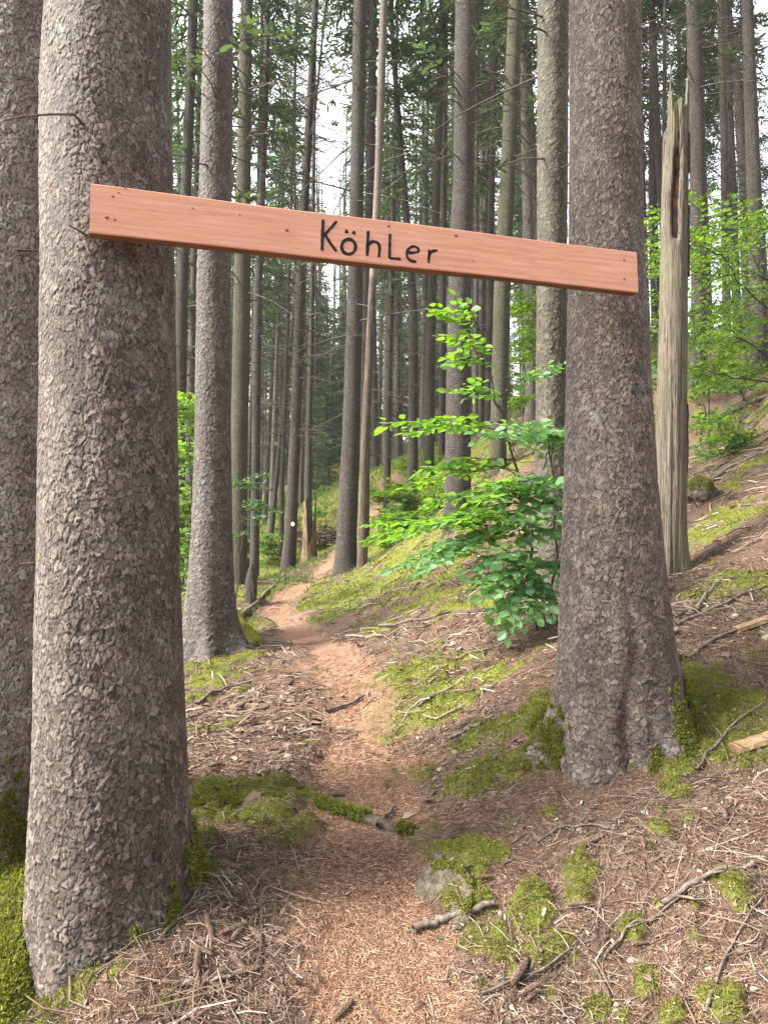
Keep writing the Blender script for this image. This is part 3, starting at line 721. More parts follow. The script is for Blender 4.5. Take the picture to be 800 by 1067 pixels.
# ---------------------------------------------------------------- trees along and behind the path
TR['D'] = [None]; TR['D'][0] = hand_tree('big grey spruce with a mossy root beside the path, left of the olive trunk', 8.6,
          [(228, 0, 30), (223, 300, 35.5), (222, 450, 37), (221, 560, 43), (219, 640, 51), (219, 675, 56)], M['bark_grey'], 0, .03, .011, [(R(-15), .4, 1.6), (R(-80), .35, .9), (R(200), .4, 1.0)], .13, .008)
hand_tree('olive barked spruce standing directly behind the brown right sign trunk', 7.8,
          [(576, 0, 33), (575, 250, 31), (574, 400, 32), (575, 550, 36), (576, 612, 42)], M['bark_olive_near'], 1, .034, .011, [(R(200), .4, 1.0), (R(-60), .4, .8)], .1, .008)
HT = [
    ('straight green tinged spruce just right of the big grey mossy rooted one', 15, [(257, 0, 12), (254, 180, 15), (252, 330, 18), (249, 500, 17.5), (249, 602, 18)], 'bark_olive', 2),
    ('thin grey spruce squeezed between the green tinged trunk and the pale edged one', 20, [(272, 60, 4), (268, 300, 5), (260, 480, 6), (259, 600, 7)], 'bark_mid', 3),
    ('slim spruce with a pale sunny edge left of the path bend', 18.5, [(277, 100, 6), (269, 300, 9), (267, 450, 9), (265, 607, 10)], 'bark_mid', 0),
    ('leaning spruce with a round white trail mark low on its trunk', 22, [(329, 0, 6.5), (319, 180, 8.5), (313, 300, 10), (308, 450, 11.5), (303, 550, 13), (300, 595, 16)], 'bark_mid', 1),
    ('very thin spruce leaning to the right behind the white marked tree', 28, [(305, 340, 4), (294, 440, 5), (281, 572, 6)], 'bark_mid', 2),
    ('thin upright spruce close behind the white marked tree', 27, [(298, 400, 4), (294, 500, 5), (293, 572, 6)], 'bark_dark', 3),
    ('sturdy dark spruce at the right edge of the path beside the barkless trunk', 15, [(375, 0, 13), (372, 180, 14.5), (370, 300, 16), (366, 450, 18.5), (361, 560, 21), (360, 597, 25)], 'bark_mid', 0),
    ('dark spruce half hidden behind the barkless pale trunk', 19, [(389, 0, 8), (386, 180, 9), (381, 330, 9), (380, 500, 10), (379, 588, 11)], 'bark_dark', 1),
    ('forked looking thin spruce bending left above the sign lettering', 21, [(410, 60, 5), (417, 150, 6.5), (424, 233, 7.5), (431, 330, 9), (430, 480, 11), (429, 508, 12)], 'bark_mid', 2),
    ('slender spruce rising from green shrubs right of the barkless trunk', 26, [(411, 150, 4), (408, 300, 6), (404, 430, 7), (403, 526, 8)], 'bark_mid', 3),
    ('dark straight spruce left of the thick trunk behind the beech bush', 19.5, [(461, 0, 7), (455, 200, 8), (450, 300, 9), (447, 420, 11), (446, 500, 12)], 'bark_dark', 0),
    ('narrow dark spruce almost touching the thick trunk behind the beech bush', 22, [(464, 0, 6), (462, 230, 6.5), (461, 350, 7), (460, 490, 8)], 'bark_dark', 1),
    ('thick grey spruce rising right behind the beech bush', 12, [(485, 0, 22), (483, 180, 22), (479, 300, 24), (477, 450, 26), (476, 545, 29)], 'bark_mid', 2),
    ('pale pole thin spruce on the right side of the thick grey trunk', 24, [(497, 100, 4), (496, 300, 5), (495, 490, 6)], 'bark_pale', 3),
    ('thin grey spruce second from the thick grey trunk', 26, [(508, 150, 5), (502, 300, 5), (500, 490, 6)], 'bark_mid', 0),
    ('thin spruce close left of the olive leaning trunk above the bush', 22, [(517, 0, 6), (511, 230, 7), (510, 350, 7), (508, 470, 8)], 'bark_mid', 1),
    ('olive green spruce leaning slightly right above the beech bush', 14, [(537, 0, 15), (529, 180, 16), (523, 300, 17.5), (519, 450, 17.5), (518, 492, 18)], 'bark_olive', 2),
    ('pale whitish spruce between the olive leaning trunk and the right sign trunk', 18, [(545, 0, 8), (548, 150, 11), (552, 300, 12), (553, 420, 12), (553, 442, 13)], 'bark_pale', 3),
    ('dark spruce rising behind the broken snag on the slope', 14, [(722, 0, 16), (726, 150, 17), (728, 280, 17), (728, 360, 18), (727, 400, 21)], 'bark_mid', 0),
    ('slim spruce, left one of a close pair on the right slope', 18, [(750, 0, 7), (754, 150, 8), (756, 300, 9), (757, 368, 10)], 'bark_mid', 1),
    ('slim spruce, right one of a close pair on the right slope', 19, [(756, 30, 7), (763, 200, 9), (767, 330, 9), (768, 368, 10)], 'bark_mid', 2),
    ('white barkless looking trunk leaning between slope pair and edge spruce', 22, [(757, 0, 8), (768, 100, 9), (774, 200, 9), (778, 350, 9), (778, 364, 9)], 'bark_pale', 3),
    ('grey spruce on the slope at the right edge of the picture', 13, [(778, 0, 12), (785, 200, 16), (790, 340, 18), (792, 390, 20)], 'bark_mid', 0),
    ('thin pale spruce between the right sign trunk and the snag', 20, [(692, 60, 4), (691, 200, 5), (690, 330, 6), (690, 400, 6)], 'bark_mid', 1),
    ('spruce seen just right of the left sign trunk, behind green leaves', 17, [(202, 0, 10), (195, 170, 11), (190, 300, 12), (187, 460, 13), (186, 600, 13)], 'bark_mid', 2),
    ('pale thin spruce in the gap left of the big grey mossy rooted trunk', 22, [(206, 150, 5), (201, 320, 7), (198, 440, 8), (197, 590, 9)], 'bark_pale', 3),
]
MARKED = None
for lab, Y, pts, mt, cr in HT:
    o = hand_tree(lab, Y, pts, M[mt], cr)
    if 'white trail mark' in lab: MARKED = (o, Y)
# white trail mark: a painted dot on the bark (part of that tree)
o, Y = MARKED
bpy.context.view_layer.update()
pm_ = at(305, 546, Y - .27); th = np.arange(20) * 2 * math.pi / 20
V = np.column_stack([.055 * np.cos(th), np.zeros(20), .062 * np.sin(th)]); V = np.vstack([V, V + [0, .08, 0], [[0, 0, 0]]])
F4 = np.array([[i, (i + 1) % 20, 20 + (i + 1) % 20, 20 + i] for i in range(20)]); F3 = np.array([[40, (i + 1) % 20, i] for i in range(20)])
mk = obj('trail_mark', mesh('trail_mark', V, [F4, F3], [M['white']], None, False), o)
mk.matrix_parent_inverse = o.matrix_basis.inverted(); mk.location = pm_

hand_tree('thin dead trunk without bark, pale orange, charred at the foot, by the path', 14.4, [(400, 0, 8), (394, 190, 8), (388, 300, 8), (380, 470, 9), (377, 595, 11)], M['wood_dead'], None, name='dead_tree', height=17)
hand_tree('slim spruce with a rotten orange foot beside the far end of the path', 25, [(325, 330, 5), (322, 450, 6.5), (321, 520, 8), (322, 588, 10)], M['bark_mid'], 1)
# rotten foot is a ragged sleeve of orange wood
rt = [q for q in COL.objects if q.get('label', '').startswith('slim spruce with a rotten')][0]
th = np.arange(20) * 2 * math.pi / 20; zs = np.linspace(-.3, 1, 12); V = []
for z in zs:
    for a in th:
        zz = z * (1.7 + .8 * math.sin(2 * a + 1) + .4 * math.sin(5 * a)) if z > 0 else z
        rr = (.20 + .16 * math.exp(-max(zz, 0) / .4)) * (1 + .12 * math.sin(7 * a + z * 3))
        V.append((rr * math.cos(a), rr * math.sin(a), zz))
F = np.array([[r * 20 + k, r * 20 + (k + 1) % 20, (r + 1) * 20 + (k + 1) % 20, (r + 1) * 20 + k] for r in range(11) for k in range(20)])
obj('rotten_wood', mesh('rotten_wood', np.array(V), F, [M['wood_rotten']]), rt)

# ---------------------------------------------------------------- far rows of slim spruces, one thing each
TRUNKS = []
for k in range(4):
    def pr(z, k=k): return .06 * math.sin(z * .35 + k * 2), 0.0, float(np.interp(z, [-.6, 0, 1.5, 12, 27], [.25, .21, .165, .115, .02]))
    TRUNKS.append(trunk_mesh('trunk', pr, 14, rows(-.6, 1.0, .15, 26.5, 1.2), M[['bark_mid', 'bark_dark', 'bark_mid', 'bark_pale'][k]], None, flare=.06, fh=.2, seed=40 + k, ground=False)[0])
placed = [(t.location.x, t.location.y) for t in COL.objects if t.get('category') == 'tree']
def far_tree(x, y, label, group, trunk, crown, s, name='spruce_tree'):
    r = thing(name, label, 'tree', (x, y, float(H0(x, y))), group)
    a = TRUNKS[trunk % 4]
    tk = obj('trunk', a, r); c = obj('crown', crown, r)
    tk.scale = (s, s, s * random.uniform(.9, 1.1)); c.scale = (s, s, s); r.rotation_euler = (R(random.uniform(-1.5, 1.5)), R(random.uniform(-1.8, 1.8)), random.uniform(0, 6.28))
    placed.append((x, y))
def free(x, y, dmin): return all((x - a) ** 2 + (y - b) ** 2 > dmin * dmin for a, b in placed)
cnt = 0; tries = 0
while cnt < 84 and tries < 6000:
    tries += 1
    Y = random.uniform(24, 74); px = random.uniform(175, 600)
    if 318 < px < 374 or (412 < px < 446 and random.random() < .6): continue
    x = (px - 400) / FPX * Y
    if not free(x, Y, 1.9): continue
    # keep the trail clear
    if Y < 36 and abs(x - np.interp(Y, [18, 25, 36], [-1.5, -1.6, 0])) < 1.0: continue
    far_tree(x, Y, 'slim far spruce among the crowded rows of trunks behind the path', 'far rows of slim spruces behind the path', random.randrange(4), CROWN[random.randrange(4)], random.uniform(.75, 1.15)); cnt += 1
cnt = 0; tries = 0
while cnt < 12 and tries < 2000:
    tries += 1
    Y = random.uniform(20, 34); px = random.uniform(668, 815); x = (px - 400) / FPX * Y
    if not free(x, Y, 1.8): continue
    far_tree(x, Y, 'slim far spruce standing on the ridge of the right slope', 'far spruces on the right ridge', random.randrange(4), CROWN[random.randrange(4)], random.uniform(.7, 1.0)); cnt += 1
cnt = 0; tries = 0
while cnt < 124 and tries < 4000:
    tries += 1
    Y = random.uniform(52, 98) if cnt < 50 else random.uniform(80, 118); px = random.uniform(170, 600); x = (px - 400) / FPX * Y
    gap = 322 < px < 370 or 412 < px < 440
    if gap and Y < 62: continue
    if not free(x, Y, 2.0): continue
    far_tree(x, Y, 'bushy young spruce with green boughs low down, far back between the trunks', 'young spruces far back between the trunks', 1, YOUNG[cnt % 2], random.uniform(.55, .8) if gap else random.uniform(.8, 1.25)); cnt += 1

for k in range(34):
    Y = random.uniform(60, 104) if k < 26 else random.uniform(46, 58); px = random.uniform(312, 378) if k < 18 else (random.uniform(408, 446) if k < 26 else random.uniform(316, 346)); gap = True
    x = (px - 400) / FPX * Y
    if free(x, Y, 1.2): far_tree(x, Y, 'bushy young spruce with green boughs low down, far back between the trunks', 'young spruces far back between the trunks', 0, YOUNG[k % 2], random.uniform(1.3, 1.7) * Y / 85 if k < 26 else random.uniform(.6, .8))
for k in range(40):
    Y = random.uniform(20, 62); px = random.uniform(-60, 172); x = (px - 400) / FPX * Y
    if free(x, Y, 4.2): far_tree(x, Y, 'slim far spruce among the crowded rows of trunks behind the path', 'far rows of slim spruces behind the path', k, CROWN[k % 4], random.uniform(.8, 1.1))
# ---------------------------------------------------------------- broken snag
def snag():
    Y = 6.8; b = at(697, 598, Y); zb = float(H0(b[0], Y)); root = thing('dead_snag', 'broken grey barkless snag with a hollow near its splintered top, right of sign', 'snag', (b[0], Y, zb))
    t = at(704, 110, Y); dz = t[2] - zb; dx = t[0] - b[0]
    S, n = 200, 190; th = np.arange(S) * 2 * math.pi / S
    zs = np.concatenate([np.linspace(-.4, dz - .9, 120), np.linspace(dz - .88, dz + .56, 78)])
    T, Z = np.meshgrid(th, zs)
    # ragged rim: each side of the stem breaks at its own height
    rim = dz - .17 + .16 * np.cos(th - R(-30)) + .10 * np.sign(np.sin(3 * th + 1)) * np.abs(np.sin(3 * th + 1)) ** .5 + .09 * n2(th * 9, th * 0, 3) + .05 * n2(th * 24, th * 0, 4)
    rim = rim + .62 * np.exp(-(np.angle(np.exp(1j * (th - R(218)))) / .17) ** 2) * (.8 + .5 * n2(th * 30, th * 0, 6)) + .36 * np.exp(-(np.angle(np.exp(1j * (th - R(325)))) / .26) ** 2)
    Zc = np.minimum(Z, rim[None])
    w0 = 15.8 / FPX * Y; w1 = 13.0 / FPX * Y
    RR = w0 + (w1 - w0) * np.clip(Zc / dz, 0, 1) + .05 * np.exp(-np.maximum(Zc, 0) / .18) * (1 + .7 * np.cos(3 * T + 1))
    gro = n2(T * 9, Zc * .9, 21) * .012 + n2(T * 26, Zc * 1.8, 22) * .008 + n2(T * 60, Zc * 3, 24) * .005 - .03 * sstep(.36, .48, n2(T * 6, Zc * .5, 23)) + .012 * n2(T * 3, Zc * 1.2, 25)
    midz = sstep(1.4, 2.1, Zc) * (1 - sstep(3.1, 3.7, Zc)); RR = RR + gro * (1 - .65 * midz)
    # rotten hollow facing the camera
    cav = np.exp(-((np.angle(np.exp(1j * (T - R(-108) - .16 * np.sin(Zc * 5) - .25 * n2(Zc * 3, Zc * 0, 8)))) / .32) ** 2)) * sstep(dz - 1.5, dz - 1.25, Zc) * (1 - sstep(dz - .62, dz - .45, Zc) * .6)
    cav = np.clip(cav * 1.4 - .25 + .25 * n2(T * 14, Zc * 6, 31), 0, 1)
    RR = RR - .085 * cav
    RR = RR * np.where(Z > rim[None], np.clip(1 - (Z - rim[None]) * .4, .8, 1), 1)
    cx = dx * np.clip(Zc / dz, -.1, 1.2)
    V = np.column_stack([(cx + np.cos(T) * RR).ravel(), (np.sin(T) * RR).ravel(), Zc.ravel()])
    n_ = len(zs); i = np.arange(n_ - 1)[:, None] * S; k = np.arange(S)[None]; k2 = (k + 1) % S
    F = np.stack([i + k, i + k2, i + S + k2, i + S + k], -1).reshape(-1, 4)
    zf = Zc.ravel()[F]; keep = (zf.max(1) - zf.min(1)) > 1e-4
    cm = (cav.ravel()[F].mean(1) > .35)
    obj('trunk', mesh('trunk', V, F[keep], [M['snag'], M['rot']], cm[keep].astype(int)), root)
    # inner rotten core closing the stem
    pts = [(0, 0, -.2), (dx * .5, 0, dz * .5), (dx * .92, 0, dz - .45), (dx * .96, .01, dz - .33)]
    V, F = tube(pts, [w0 * .7, w1 * .78, w1 * .72, w1 * .15], 24)
    obj('rotten_core', mesh('rotten_core', V, F, [M['rot']]), root)
    # a strip of bark left on the right side
    acc = Acc()
    for (a0, a1, z0, z1) in ((R(-38), R(-8), dz - 1.75, dz - 1.02), (R(-48), R(-5), dz - .72, dz - .30), (R(-25), R(5), .9, 1.6)):
        na, nzz = 10, 26; A, Zz = np.meshgrid(np.linspace(a0, a1, na), np.linspace(z0, z1, nzz))
        A = A + .09 * n2(Zz * 7, A * 3, 41); rr = w0 + (w1 - w0) * Zz / dz + .014 + .012 * n2(A * 20, Zz * 14, 42)
        edge = (np.abs(np.linspace(-1, 1, na))[None] > .9) | (np.abs(np.linspace(-1, 1, nzz))[:, None] > .96)
        rr = np.where(edge, rr - .03, rr)
        Vv = np.column_stack([(dx * Zz / dz + np.cos(A) * rr).ravel(), (np.sin(A) * rr).ravel(), Zz.ravel()])
        ii_ = (np.arange(nzz - 1)[:, None] * na + np.arange(na - 1)[None]); Fq = np.stack([ii_, ii_ + 1, ii_ + na + 1, ii_ + na], -1).reshape(-1, 4)
        obj('bark_strip', mesh('bark_strip', Vv, Fq, [M['bark_mid']]), root)
snag()

# ---------------------------------------------------------------- the sign board
B0 = pL
rot = Matrix(((bx[0], by[0], bz[0]), (bx[1], by[1], bz[1]), (bx[2], by[2], bz[2]))).to_4x4()
board = thing('sign_board', 'long salmon stained plank nailed across two spruce trunks, hand lettered KöhLer', 'sign', tuple(B0))
board.rotation_euler = rot.to_euler()
hgt = .2
def plank():
    xs = np.linspace(0, bl, 120); sec = []
    b = .004; h2 = hgt / 2
    sec = np.array([(0, -h2 + b), (b, -h2), (BT - b, -h2), (BT, -h2 + b), (BT, h2 - b), (BT - b, h2), (b, h2), (0, h2 - b)])
    V = []
    for x in xs:
        for (y, z) in sec:
            V.append((x, y + .0012 * math.sin(x * 3.1), z + .0018 * math.sin(x * 5 + z * 9)))
    V = np.array(V); n = len(xs); k = np.arange(8)[None]; i = np.arange(n - 1)[:, None] * 8; k2 = (k + 1) % 8
    F = np.stack([i + k, i + k2, i + 8 + k2, i + 8 + k], -1).reshape(-1, 4)
    caps = np.array([[7, 6, 5, 4, 3, 2, 1, 0]]); cape = caps[:, ::-1] + (n - 1) * 8
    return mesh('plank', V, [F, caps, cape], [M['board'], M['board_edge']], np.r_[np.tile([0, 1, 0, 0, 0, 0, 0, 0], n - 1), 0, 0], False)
obj('plank', plank(), board)

def onboard(px, py):
    d = ray(px, py); t = ((B0 - CAM) @ by) / (d @ by); q = CAM + d * t - B0
    return np.array([q @ bx, q @ bz])
def zz(X, Y): return onboard(310 + X / 4.706, 210 + Y / 4.706)
STROKES = [[(125, 88), (123, 160), (120, 241)], [(192, 97), (160, 133), (131, 166)], [(133, 160), (160, 204), (191, 246)],
           [(250 + 34 * math.cos(a), 222 + 37 * math.sin(a)) for a in np.linspace(-1.9, 4.6, 26)],
           [(346, 145), (343, 205), (341, 267)], [(342, 222), (350, 206), (366, 196), (385, 198), (398, 210), (402, 228), (400, 250), (398, 274)],
           [(453, 158), (451, 220), (450, 276), (462, 280), (485, 281), (506, 284)],
           [(537, 252), (560, 252), (580, 250), (594, 244), (590, 230), (575, 221), (556, 223), (541, 236), (534, 256), (538, 277), (552, 290), (568, 295), (582, 295)],
           [(645, 237), (643, 270), (641, 303)], [(643, 268), (650, 252), (664, 243), (686, 240)]]
def stroke_mesh():
    acc = Acc()
    for s in STROKES:
        p = np.array([zz(*q) for q in s])
        # resample
        seg = np.r_[0, np.cumsum(np.linalg.norm(np.diff(p, axis=0), axis=1))]; m = max(4, int(seg[-1] / .006)); q = np.linspace(0, seg[-1], m)
        p = np.column_stack([np.interp(q, seg, p[:, 0]), np.interp(q, seg, p[:, 1])])
        t = np.gradient(p, axis=0); t /= np.linalg.norm(t, axis=1)[:, None] + 1e-9; nrm = np.column_stack([-t[:, 1], t[:, 0]])
        w = .0066 * (1 + .5 * n2(q * 60 + s[0][0], q * 0, 3)); w = w * np.sqrt(np.clip(np.minimum(q + .0035, seg[-1] - q + .0035) / .007, .25, 1))
        a = p + nrm * w[:, None]; b = p - nrm * w[:, None]
        V = np.vstack([np.column_stack([a[:, 0], np.full(m, -.0022), a[:, 1]]), np.column_stack([b[:, 0], np.full(m, -.0022), b[:, 1]]),
                       np.column_stack([a[:, 0], np.full(m, .002), a[:, 1]]), np.column_stack([b[:, 0], np.full(m, .002), b[:, 1]])])
        k = np.arange(m - 1)
        F = np.concatenate([np.stack([k, k + 1, m + k + 1, m + k], -1), np.stack([k, 2 * m + k, 2 * m + k + 1, k + 1], -1), np.stack([m + k, m + k + 1, 3 * m + k + 1, 3 * m + k], -1)])
        acc.add(V, F)
    return acc.build('lettering', [M['ink']], False)
obj('lettering', stroke_mesh(), board)

def disc(name, px, py, r, mat, parent, proud=.0012, squash=1.0, ring=None):
    c = onboard(px, py); S = 14; th = np.arange(S) * 2 * math.pi / S
    rr = r * (1 + .2 * np.sin(3 * th + px))
    V = np.column_stack([c[0] + rr * np.cos(th), np.full(S, -proud), c[1] + squash * rr * np.sin(th)]); V = np.vstack([V, V * [1, 0, 1] + [0, .002, 0]])
    F = np.array([[i, (i + 1) % S, S + (i + 1) % S, S + i] for i in range(S)])
    obj(name, mesh(name, V, [F, np.arange(S)[None, ::-1]], [mat], None, False), parent)
for px, py, r in ((118, 205, .006), (124, 201, .004), (112, 227, .008), (120, 229, .005), (299, 240, .008), (250, 224, .004), (405, 236, .008), (475, 246, .010), (493, 272, .005), (131, 196, .004), (201, 217, .004)):
    disc('knot', px, py, r, M['knot'], board, .0012, .7)
for px, py in ((361.0, 241.3), (368.6, 242.6)):
    disc('lettering_dot', px, py, .0082, M['ink'], board, .0022)
for px, py in ((650, 271), (650, 291)):
    disc('screw', px, py, .0042, M['steel'], board, .0025)

# ---------------------------------------------------------------- beech saplings and shrubs
LEAF_V = np.array([[0, 0, 0], [.18, .25, .05], [.5, .36, .06], [.82, .2, .02], [1, 0, -.06], [.82, -.2, .02], [.5, -.36, .06], [.18, -.25, .05], [.5, 0, -.02]])
LEAF_Q = np.array([[0, 8, 2, 1], [8, 4, 3, 2], [0, 7, 6, 8], [8, 6, 5, 4]])

class Sapling:
    def __init__(s, seed, leaf=.085):
        s.r = np.random.default_rng(seed); s.wood = Acc(); s.O = []; s.X = []; s.Y = []; s.Z = []; s.T = []; s.leaf = leaf
    def limb(s, pts, r0, r1, sides=6):
        pts = np.asarray(pts, float)
        q = np.linspace(0, 1, len(pts)); n = max(6, 3 * len(pts)); w = np.linspace(0, 1, n)
        pts = np.column_stack([np.interp(w, q, pts[:, k]) for k in range(3)])
        pts[1:-1] += s.r.normal(0, .012, (n - 2, 3))
        V, F = tube(pts, np.linspace(r0, r1, n), sides); s.wood.add(V, F, 0, .5); return pts
    def leaves(s, pts, step, tint, pitch=-.15, size=None):
        size = size or s.leaf; seg = np.r_[0, np.cumsum(np.linalg.norm(np.diff(pts, axis=0), axis=1))]
        k = 0; d = seg[-1] * .08
        while d <= seg[-1] + 1e-6:
            p = np.array([np.interp(d, seg, pts[:, c]) for c in range(3)])
            j = min(len(pts) - 2, int(np.searchsorted(seg, d, 'right') - 1)); t = norm(pts[j + 1] - pts[j])
            lat = np.cross(t, [0, 0, 1.0]); lat = norm(lat) * (1 if k % 2 else -1)
            last = d + step > seg[-1]
            dv = norm((t * (.55 if not last else 1.5) + lat * (1 if not last else .1)) + np.array([0, 0, pitch]) + s.r.normal(0, .22, 3))
            up = norm(np.array([.1, -1.0, .55]) * max(0, .6 - tint) * 1.6 + np.array([0, 0, 1.0]) * min(1, .25 + tint * 1.3) + s.r.normal(0, .38, 3)); sd = norm(np.cross(up, dv)); up = np.cross(dv, sd)
            L = size * s.r.uniform(.6, 1.15)
            s.O.append(p); s.X.append(dv * L); s.Y.append(sd * L * .95); s.Z.append(up * L); s.T.append(np.clip(s.r.normal(tint, .16), 0, 1))
            d += step * s.r.uniform(.75, 1.25); k += 1
    def spray(s, a, b, tint, ntw=7, tl=.28, sag=.06, step=.045, r0=.006, spread=.9):
        a = np.asarray(a, float); b = np.asarray(b, float); L = np.linalg.norm(b - a)
        w = np.linspace(0, 1, 8)[:, None]
        pts = a + (b - a) * w + np.array([0, 0, 1.0]) * (sag * np.sin(w * math.pi) - sag * .6 * w ** 2)
        pts[1:-1] += s.r.normal(0, .012, (6, 3))
        V, F = tube(pts, np.linspace(r0, .002, 8), 5); s.wood.add(V, F, 0, .5)
        s.leaves(pts[3:], step, tint)
        t = norm(b - a); lat = norm(np.cross(t, [0, 0, 1.0]))
        for k in range(ntw):
            u = .18 + .78 * (k + .3 * s.r.random()) / ntw; p = np.array([np.interp(u, w[:, 0], pts[:, c]) for c in range(3)])
            sd = 1 if k % 2 else -1; l = tl * (1.15 - .6 * u) * s.r.uniform(.7, 1.2)
            e = p + l * norm(t * .75 + lat * sd * spread + np.array([0, 0, s.r.uniform(-.35, .15)]))
            mid = (p + e) / 2 + s.r.normal(0, .01, 3)
            q = np.array([p, mid, e]); V, F = tube(q, [.003, .0022, .0014], 4); s.wood.add(V, F, 0, .5); s.leaves(q, step, tint)
    def build(s, root, leafmat, stem='stem', foliage='foliage'):
        obj(stem, s.wood.build(stem, [M['stem']]), root)
        O, X, Y, Z = (np.array(a) for a in (s.O, s.X, s.Y, s.Z))
        V, F = scatter(LEAF_V, LEAF_Q, X, Y, Z, O)
        obj(foliage, mesh(foliage, V, F, [leafmat], None, False, {'tint': np.repeat(np.array(s.T), len(LEAF_V))}), root)

def local(root_loc):
    b = np.array(root_loc); return lambda px, py, Y: at(px, py, Y) - b

# main beech bush beside the right trunk
g0 = G(572, 650); g0 = np.array([at(566, 640, 6.0)[0], 6.0, 0]); g0[2] = float(H0(g0[0], g0[1]))
root = thing('beech_sapling', 'leafy young beech with bright green leaves left of the right sign trunk', 'sapling', tuple(g0))
s = Sapling(3, .090); W = local(g0)
st = s.limb([np.array([0, 0, -.1]), W(552, 590, 6.0), W(540, 505, 5.95), W(532, 469, 5.9), W(519, 415, 5.9), W(508, 378, 5.9), W(498, 340, 5.9), W(478, 322, 5.85)], .014, .003)
s.limb([np.array([.03, .02, -.1]), W(580, 560, 6.1), W(574, 480, 6.1), W(570, 430, 6.1)], .011, .004)
s.limb([np.array([-.03, .0, -.1]), W(545, 600, 5.8), W(515, 560, 5.7), W(480, 545, 5.6)], .010, .004)
SP_ = [((505, 362), (450, 322), 5.9, .1, .55, 5), ((500, 345), (470, 318), 5.9, .0, .6, 4), ((508, 380), (472, 350), 5.9, -.2, .5, 4), ((512, 392), (468, 372), 5.9, -.1, .5, 5),
       ((519, 415), (578, 382), 5.9, .2, .15, 6), ((522, 425), (478, 405), 5.85, -.2, .45, 5), ((526, 440), (398, 442), 5.8, -.3, .78, 11), ((528, 450), (420, 448), 5.9, .1, .7, 9),
       ((532, 462), (508, 452), 5.6, -.4, .15, 5), ((532, 465), (580, 452), 5.9, -.3, .12, 8), ((535, 470), (548, 440), 5.7, -.5, .12, 6),
       ((536, 480), (432, 490), 5.8, .1, .8, 9), ((538, 490), (425, 505), 6.1, .3, .85, 9), ((540, 500), (470, 480), 5.9, .2, .8, 7), ((541, 505), (438, 525), 5.9, -.1, .8, 9),
       ((541, 505), (575, 500), 5.8, -.2, .25, 6), ((542, 515), (500, 520), 5.6, -.4, .4, 7), ((544, 525), (455, 545), 5.7, -.3, .5, 9), ((546, 530), (400, 560), 5.8, -.2, .7, 12),
       ((540, 540), (382, 560), 5.9, .2, .78, 13), ((530, 555), (405, 590), 5.6, -.2, .3, 12), ((520, 560), (440, 590), 5.6, -.3, .25, 9), ((545, 545), (470, 575), 5.8, .2, .6, 8),
       ((574, 480), (582, 455), 5.9, -.3, .12, 6), ((575, 500), (545, 520), 5.8, -.3, .2, 7), ((576, 520), (530, 545), 5.7, -.4, .15, 8), ((577, 540), (584, 520), 5.7, -.3, .15, 5),
       ((578, 550), (540, 570), 5.7, -.4, .12, 8), ((560, 575), (500, 590), 5.6, -.3, .18, 9), ((558, 590), (500, 620), 5.5, -.2, .12, 9), ((560, 600), (520, 640), 5.5, -.2, .1, 9),
       ((565, 590), (582, 600), 5.6, -.2, .15, 7), ((560, 610), (575, 640), 5.6, -.3, .12, 7), ((562, 600), (545, 650), 5.5, -.2, .1, 8), ((555, 600), (495, 605), 5.6, -.3, .15, 9),
       ((545, 530), (560, 500), 5.5, -.2, .2, 7), ((540, 520), (520, 500), 5.6, -.3, .5, 6), ((530, 545), (480, 540), 5.4, -.1, .35, 8), ((548, 560), (560, 540), 5.5, -.2, .2, 8)]
_rb = random.Random(12)
for (a, b, Y, dy, tint, n) in list(SP_):
    if a[1] > 425 and _rb.random() < .12:
        SP_.append(((a[0] + _rb.uniform(-12, 12), a[1] + _rb.uniform(-14, 14)), (b[0] + _rb.uniform(-22, 22), b[1] + _rb.uniform(-20, 22)), Y + .2, _rb.uniform(-.3, .3), tint, n - 2))
for (a, b, Y, dy, tint, n) in SP_:
    if b[0] < 505 and b[1] < 575: tint = max(tint, _rb.uniform(.5, .85))  # left sprays get the yellow backlit look through their tint
    s.spray(W(a[0], a[1], 5.95 if Y > 5.7 else 5.85), W(b[0], b[1], Y + dy * .6), tint, n + 2, .27, .05, .044)
s.build(root, M['leaf'])

# beech boughs reaching in from the right edge
def side_sapling(label, base, limbs, sprays, seed, leaf, mat, tl=.35, name='beech_sapling', group=None):
    root = thing(name, label, 'sapling', tuple(base), group); s = Sapling(seed, leaf); b = np.array(base)
    for pts, r0, r1 in limbs: s.limb([np.array(p) - b for p in pts], r0, r1)
    for a, e, tint, n in sprays: s.spray(np.array(a) - b, np.array(e) - b, tint, n, tl, .05, .055)
    s.build(root, mat); return root
Yb = 8.5; bx0 = at(852, 500, Yb); bb = (bx0[0], Yb, float(H0(bx0[0], Yb)))
LB = [[(846, 360), (800, 322), (768, 295), (757, 270), (740, 255), (715, 250)], [(846, 400), (800, 372), (770, 350), (740, 335), (722, 325)], [(850, 420), (800, 398), (760, 393), (725, 382)], [(846, 330), (810, 300), (780, 280), (745, 290), (720, 296)]]
limbs = [([bb, at(850, 430, Yb), at(846, 340, Yb), at(835, 200, Yb)], .03, .012)]; sprs = []
rr_ = random.Random(5)
for q, L in enumerate(LB):
    pts = [at(px, py, Yb - .25 * k + .3 * q) for k, (px, py) in enumerate(L)]; limbs.append((pts, .012, .004))
    for k in range(len(L) * 2 + 2):
        u = rr_.uniform(.2, 1) * (len(L) - 1); i = min(int(u), len(L) - 2); f = u - i; p = np.array(pts[i]) * (1 - f) + np.array(pts[i + 1]) * f
        e = p + np.array([rr_.uniform(-.75, .35), rr_.uniform(-.5, .6), rr_.uniform(-.25, .38)]); sprs.append((p, e, rr_.uniform(.5, .95), 6))
